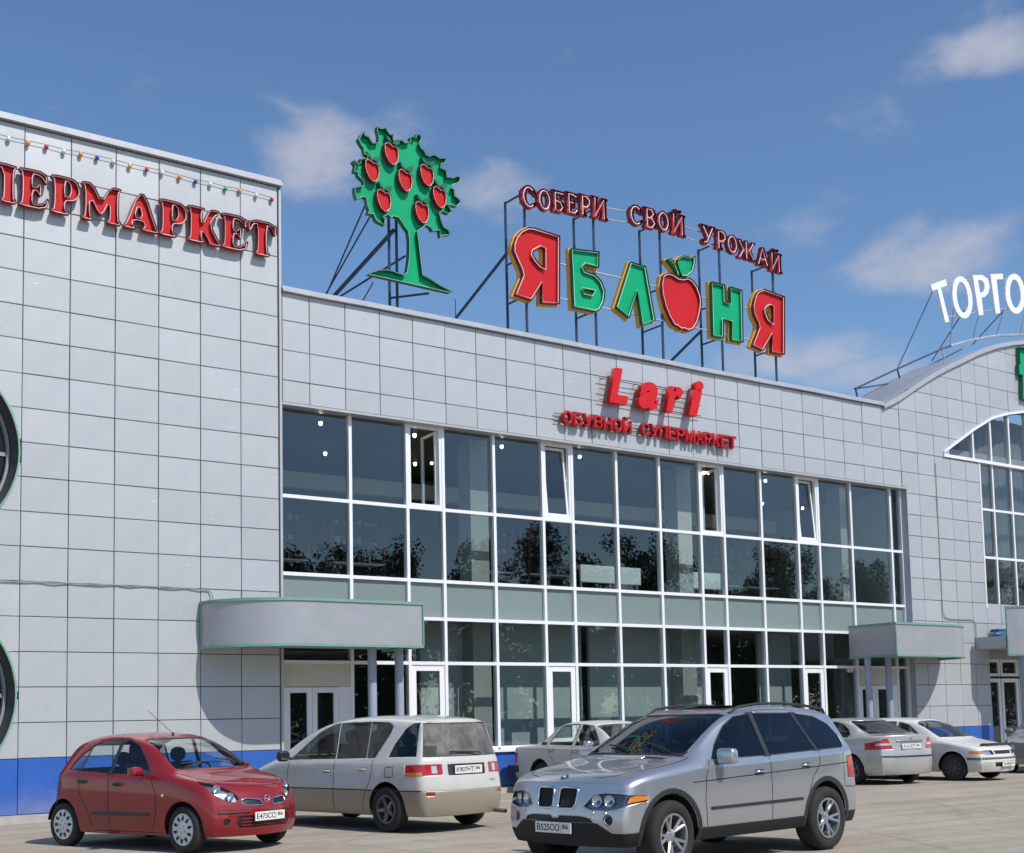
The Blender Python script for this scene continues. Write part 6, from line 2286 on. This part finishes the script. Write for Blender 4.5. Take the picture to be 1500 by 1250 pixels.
# ---------------- silver saloon seen from behind
FORD = dict(name='parked_car', label='silver saloon seen from behind with triangular red tail lamps', x=24.2, y=-3.40, heading=79,
    L=4.48, ax=.86, wb=2.64, r=.312, rr=.20, wd=.2, track=1.50, hatch=False, rim='five', paint=P_ford, gap=.055, sub=3, cr_belt=.3, rail=.06, g0=.09, g1=.2,
    stations=[.2, .4, .7, 1.05, 1.3, 1.6, 1.95, 2.4, 2.85, 3.2, 3.5, 3.85, 4.05, 4.22, 4.34],
    w=[(.2, .72), (.4, .80), (.7, .845), (2.4, .865), (3.5, .86), (4.0, .825), (4.34, .72)],
    z0=[(0, .22)], belt=[(.2, .68), (.4, .78), (1.05, .92), (3.5, 1.0), (4.34, 1.015)],
    top=[(.2, .76), (.4, .86), (.7, .95), (1.05, 1.02), (1.3, 1.16), (1.6, 1.30), (1.95, 1.43), (2.4, 1.49), (2.85, 1.475), (3.2, 1.41), (3.5, 1.26), (3.85, 1.11), (4.05, 1.10), (4.22, 1.10), (4.34, 1.08)],
    wr=[(1.05, .68), (1.95, .60), (2.85, .60), (3.5, .58), (3.85, .62)],
    bow=[(.2, .2), (.4, .14), (.7, .06), (1.05, .12), (1.6, .12), (1.95, .08), (2.4, 0), (3.2, -.06), (3.85, -.08), (4.05, -.06), (4.22, -.14), (4.34, -.18)],
    pf=[(.2, .05), (.45, 0), (.76, .08)], pr=[(.2, .06), (.40, -.02), (.62, -.01), (.68, .03), (1.0, .04), (1.1, .03)], zglass=1.08,
    cuts=both('tail_lamp', 'front', [(.46, .785), (.92, .77), (.92, .845), (.80, .92), (.64, 1.005), (.55, 1.0), (.51, .9)], lambda f: f.normal.x < .1 and f.calc_center_median().x < -1.75, M_redlens, .003)
        + both('reversing_lamp', 'front', [(.50, .865), (.76, .86), (.74, .905), (.52, .905)], REAR, M_clearlens, .005)
        + both('headlight', 'front', [(.42, .60), (.70, .60), (.74, .72), (.5, .74)], FRONT, M_lens, 0),
    side_glass=[('front', [(1.45, 1.0), (1.65, 1.15), (1.95, 1.325), (2.22, 1.385), (2.26, 1.02)], M_midglass),
                ('rear', [(2.34, 1.025), (2.32, 1.385), (2.78, 1.375), (3.02, 1.32), (3.26, 1.20), (3.36, 1.10), (3.32, 1.05)], M_darkglass)],
    end_glass=[('windscreen', [(-.65, 1.06), (.65, 1.06), (.56, 1.43), (-.56, 1.43)], 1, M_midglass), ('rear_window', [(-.60, 1.12), (.60, 1.12), (.52, 1.395), (-.52, 1.395)], -1, M_darkglass)],
    seam_crease_lines=[[(1.36, .28), (1.33, .6), (1.40, .98)], [(2.30, .26), (2.30, 1.0)], [(2.90, .28), (3.0, .55), (3.2, .8), (3.36, 1.02)]],
    handles=[(2.12, .87), (2.98, .90)], mirror=(1.55, 1.03, .90), cabin=(2.1, 2.9, 1.1, 1.02), seat_h=.56, hood=[[(3.90, .66), (4.10, .68), (4.34, .60)], [(.35, .55), (.6, .68), (1.0, .70)]])
t = make_car(FORD)
h = on_rear(FORD, 0, .84)
plate_obj(t, 'А151ЕТ', '86', h + Vector((-.008, 0, 0)), math.pi)
MB().tube([on_rear(FORD, y, .955) + Vector((-.012, 0, 0)) for y in (-.36, -.18, 0, .18, .36)], .016, 8).obj('boot_trim', M_chrome, t, smooth=True)
MB().tube([on_rear(FORD, y, .62) + Vector((-.004, 0, 0)) for y in (-.72, -.6, -.4, -.2, 0, .2, .4, .6, .72)], .018, 6).obj('bumper_strip', M_plastic, t, smooth=True)
h = on_rear(FORD, 0, 1.02)
b = MB().lathe([(.001, -.006), (.03, -.004), (.036, .004), (.001, .006)], 16, 'X')
b.v = [(p[0], p[1] * 1.6, p[2]) for p in b.v]
b.obj('oval_badge', M_chrome, t, smooth=True, loc=h + Vector((-.006, 0, 0)))
MB().tube([(-1.9, .4, .22), (-2.22, .42, .215)], .028, 10).obj('exhaust_pipe', M_alloyg, t)

# ---------------- white estate facing the camera
WAG = dict(name='parked_car', label='dusty white estate car facing out with a dark bonnet deflector', x=26.11, y=-4.18, heading=-86,
    L=4.45, ax=.88, wb=2.58, r=.305, rr=.19, wd=.19, track=1.46, hatch=True, rim='steel', paint=P_wag, gap=.055, sub=3, cr_belt=.35, rail=.06, g0=.10, g1=.22,
    stations=[.2, .38, .7, 1.05, 1.22, 1.5, 1.8, 2.1, 2.6, 3.1, 3.6, 4.0, 4.25],
    w=[(.2, .74), (.38, .80), (.7, .835), (2.4, .85), (3.6, .845), (4.0, .83), (4.25, .78)],
    z0=[(0, .20)], belt=[(.2, .66), (.38, .72), (1.05, .85), (2.4, .92), (4.25, .96)],
    top=[(.2, .72), (.38, .79), (.7, .86), (1.05, .925), (1.22, .965), (1.5, 1.14), (1.8, 1.31), (2.1, 1.41), (2.6, 1.45), (3.1, 1.45), (3.6, 1.43), (4.0, 1.40), (4.25, 1.36)],
    wr=[(1.22, .68), (2.1, .58), (3.1, .60), (4.25, .56)],
    bow=[(.2, .2), (.38, .14), (.7, .05), (1.05, .06), (1.22, .12), (1.8, .12), (2.1, .08), (2.6, 0), (4.0, 0), (4.25, -.15)],
    pf=[(.2, .06), (.40, 0), (.52, .0), (.58, .05), (.72, .09)], pr=[(.2, .05), (.45, -.02), (.6, 0), (.9, .06), (1.36, .30)], zglass=.95,
    cuts=both('headlight', 'front', [(.36, .585), (.58, .58), (.64, .60), (.64, .675), (.40, .685)], FRONT, M_lens, .002)
        + both('corner_lamp', 'front', [(.64, .60), (.80, .61), (.80, .665), (.64, .675)], FRONT, M_amber, .002)
        + [('grille', 'front', [(-.33, .595), (.33, .595), (.35, .675), (-.35, .675)], FRONT, M_grille, -.012)]
        + [('lower_intake', 'front', [(-.36, .31), (.36, .31), (.40, .41), (-.40, .41)], FRONT, M_grille, -.01)]
        + both('fog_lamp', 'front', [(.47, .32), (.66, .33), (.66, .41), (.47, .41)], FRONT, M_clearlens, .002),
    side_glass=[('front', [(1.62, .94), (1.85, 1.11), (2.08, 1.27), (2.35, 1.345), (2.40, .965)], M_midglass),
                ('rear', [(2.48, .968), (2.46, 1.35), (3.05, 1.35), (3.2, 1.0)], M_midglass), ('quarter', [(3.28, 1.0), (3.14, 1.35), (3.75, 1.32), (3.95, 1.02)], M_midglass)],
    end_glass=[('windscreen', [(-.66, .995), (.66, .995), (.55, 1.385), (-.55, 1.385)], 1, M_carglass), ('rear_window', [(-.6, 1.0), (.6, 1.0), (.5, 1.34), (-.5, 1.34)], -1, M_midglass)],
    seam_crease_lines=[[(1.40, .26), (1.36, .6), (1.44, .9)], [(2.44, .26), (2.44, .94)], [(3.0, .28), (3.1, .6), (3.25, .95)]],
    mould=[([(1.42, .50), (2.95, .50)], .06, .012, mat('grey_strip', (.12, .12, .12), .6), 'door_moulding'), ([(.22, .50), (.52, .50)], .06, .012, mat('grey_strip', (.12, .12, .12), .6), 'bumper_moulding')],
    handles=[(2.26, .80), (3.02, .84)], mirror=(1.68, .98, .88), cabin=(2.2, 3.0, 1.3, .97), seat_h=.54, steer=6, hood=[[(.30, .62), (.60, .69), (1.15, .71)]])
t = make_car(WAG)
h = on_front(WAG, 0, .37)
plate_obj(t, 'Т618КВ', '86', h + Vector((.014, .06, 0)), 0)
pts = [on_top(WAG, s, y) for s, y in ((.34, -.55), (.28, -.35), (.25, 0), (.28, .35), (.34, .55))]
b = MB()
vs = []
for p in pts:
    vs += [p + Vector((.02, 0, -.02)), p + Vector((.05, 0, .055)), p + Vector((.04, 0, .06)), p + Vector((-.02, 0, .0))]
fs = []
for i in range(len(pts) - 1):
    for q in range(4):
        fs.append((4 * i + q, 4 * i + (q + 1) % 4, 4 * i + 4 + (q + 1) % 4, 4 * i + 4 + q))
b.add(vs, fs).obj('bonnet_deflector', M_plastic, t)
MB().tube([on_front(WAG, y, .505) + Vector((.002, 0, 0)) for y in (-.70, -.5, -.25, 0, .25, .5, .70)], .024, 6).obj('bumper_strip', mat('grey_strip', (.12, .12, .12), .6), t)

# ---------------- grey car cut by the right edge
import copy
GRY = copy.deepcopy({k: v for k, v in FORD.items() if k not in ('t', 'bvh', 'paint', 'cuts', 'side_glass', 'end_glass')})
GRY.update(paint=P_grey, side_glass=FORD['side_glass'], end_glass=FORD['end_glass'], cuts=FORD['cuts'],
           label='grey car cut off by the right edge of the picture', x=31.15, y=-4.55, heading=197)
t = make_car(GRY)
# ------------------------------------------------------------------ woodland across the road (seen mirrored in the glazing)
def woodland():
    import numpy as np
    rg = np.random.default_rng(3)
    rnd = random.Random(3)
    trunks = MB()
    C, R, N = [], [], []
    x = 20.0
    while x < 150:
        y = -62 + rnd.uniform(-4, 4)
        h = rnd.uniform(13.0, 18.5)
        rw = rnd.uniform(2.6, 4.2)
        trunks.bar((x, y, 0), (x + rnd.uniform(-.4, .4), y, h * .75), .22, 7, .07)
        for b in range(7):
            a = rnd.uniform(0, 6.28)
            z = h * rnd.uniform(.35, .7)
            trunks.bar((x, y, z), (x + math.cos(a) * rw * .6, y + math.sin(a) * rw * .6, z + rnd.uniform(.8, 2)), .07, 5, .02)
        for _ in range(30):
            t = rnd.random() ** .8
            k = 1.0 - .55 * max(0, t - .4)
            C.append((x + rnd.gauss(0, .45) * rw * k, y + rnd.gauss(0, .45) * rw * k, h * (.22 + .74 * t)))
            R.append(rnd.uniform(.7, 1.6))
            N.append(200)
        for _ in range(30):  # added low thicket, out of view, closing bright sky gaps in the reflections
            C.append((x + rnd.uniform(-2.5, 2.5), y + rnd.uniform(-2, 3), rnd.uniform(.3, 9.5)))
            R.append(rnd.uniform(.9, 1.7))
            N.append(90)
        x += rnd.uniform(2.6, 4.4)
    C, R, N = np.array(C), np.array(R), np.array(N)
    c = np.repeat(C, N, axis=0)
    r = np.repeat(R, N)
    big = np.repeat(np.where(N < 100, .22, .13), N)
    n = len(c)
    d = rg.normal(size=(n, 3))
    d /= np.linalg.norm(d, axis=1)[:, None]
    p = c + d * (r * rg.random(n) ** .45)[:, None]
    p[:, 2] = np.maximum(p[:, 2], .1)
    u = rg.normal(size=(n, 3))
    u /= np.linalg.norm(u, axis=1)[:, None]
    w = np.cross(u, rg.normal(size=(n, 3)))
    w /= np.linalg.norm(w, axis=1)[:, None]
    u *= big[:, None]
    w *= (big * .75)[:, None]
    vs = np.stack([p - u, p + w, p + u, p - w], axis=1).reshape(-1, 3)
    me = bpy.data.meshes.new('woodland')
    me.vertices.add(4 * n)
    me.vertices.foreach_set('co', vs.ravel())
    me.loops.add(4 * n)
    me.loops.foreach_set('vertex_index', np.arange(4 * n, dtype=np.int32))
    me.polygons.add(n)
    me.polygons.foreach_set('loop_start', np.arange(0, 4 * n, 4, dtype=np.int32))
    me.update(calc_edges=True)
    me.materials.append(mat('leaf_green', (.055, .10, .028), .6, var=.4, vscale=.4))
    o = link('woodland', me)
    o['kind'] = 'stuff'
    o['label'] = 'row of leafy trees across the road, mirrored in the windows'
    tr = trunks.obj('trunks', mat('bark', (.10, .075, .055), .9, var=.3), o)
    tr['kind'] = 'stuff'
woodland()
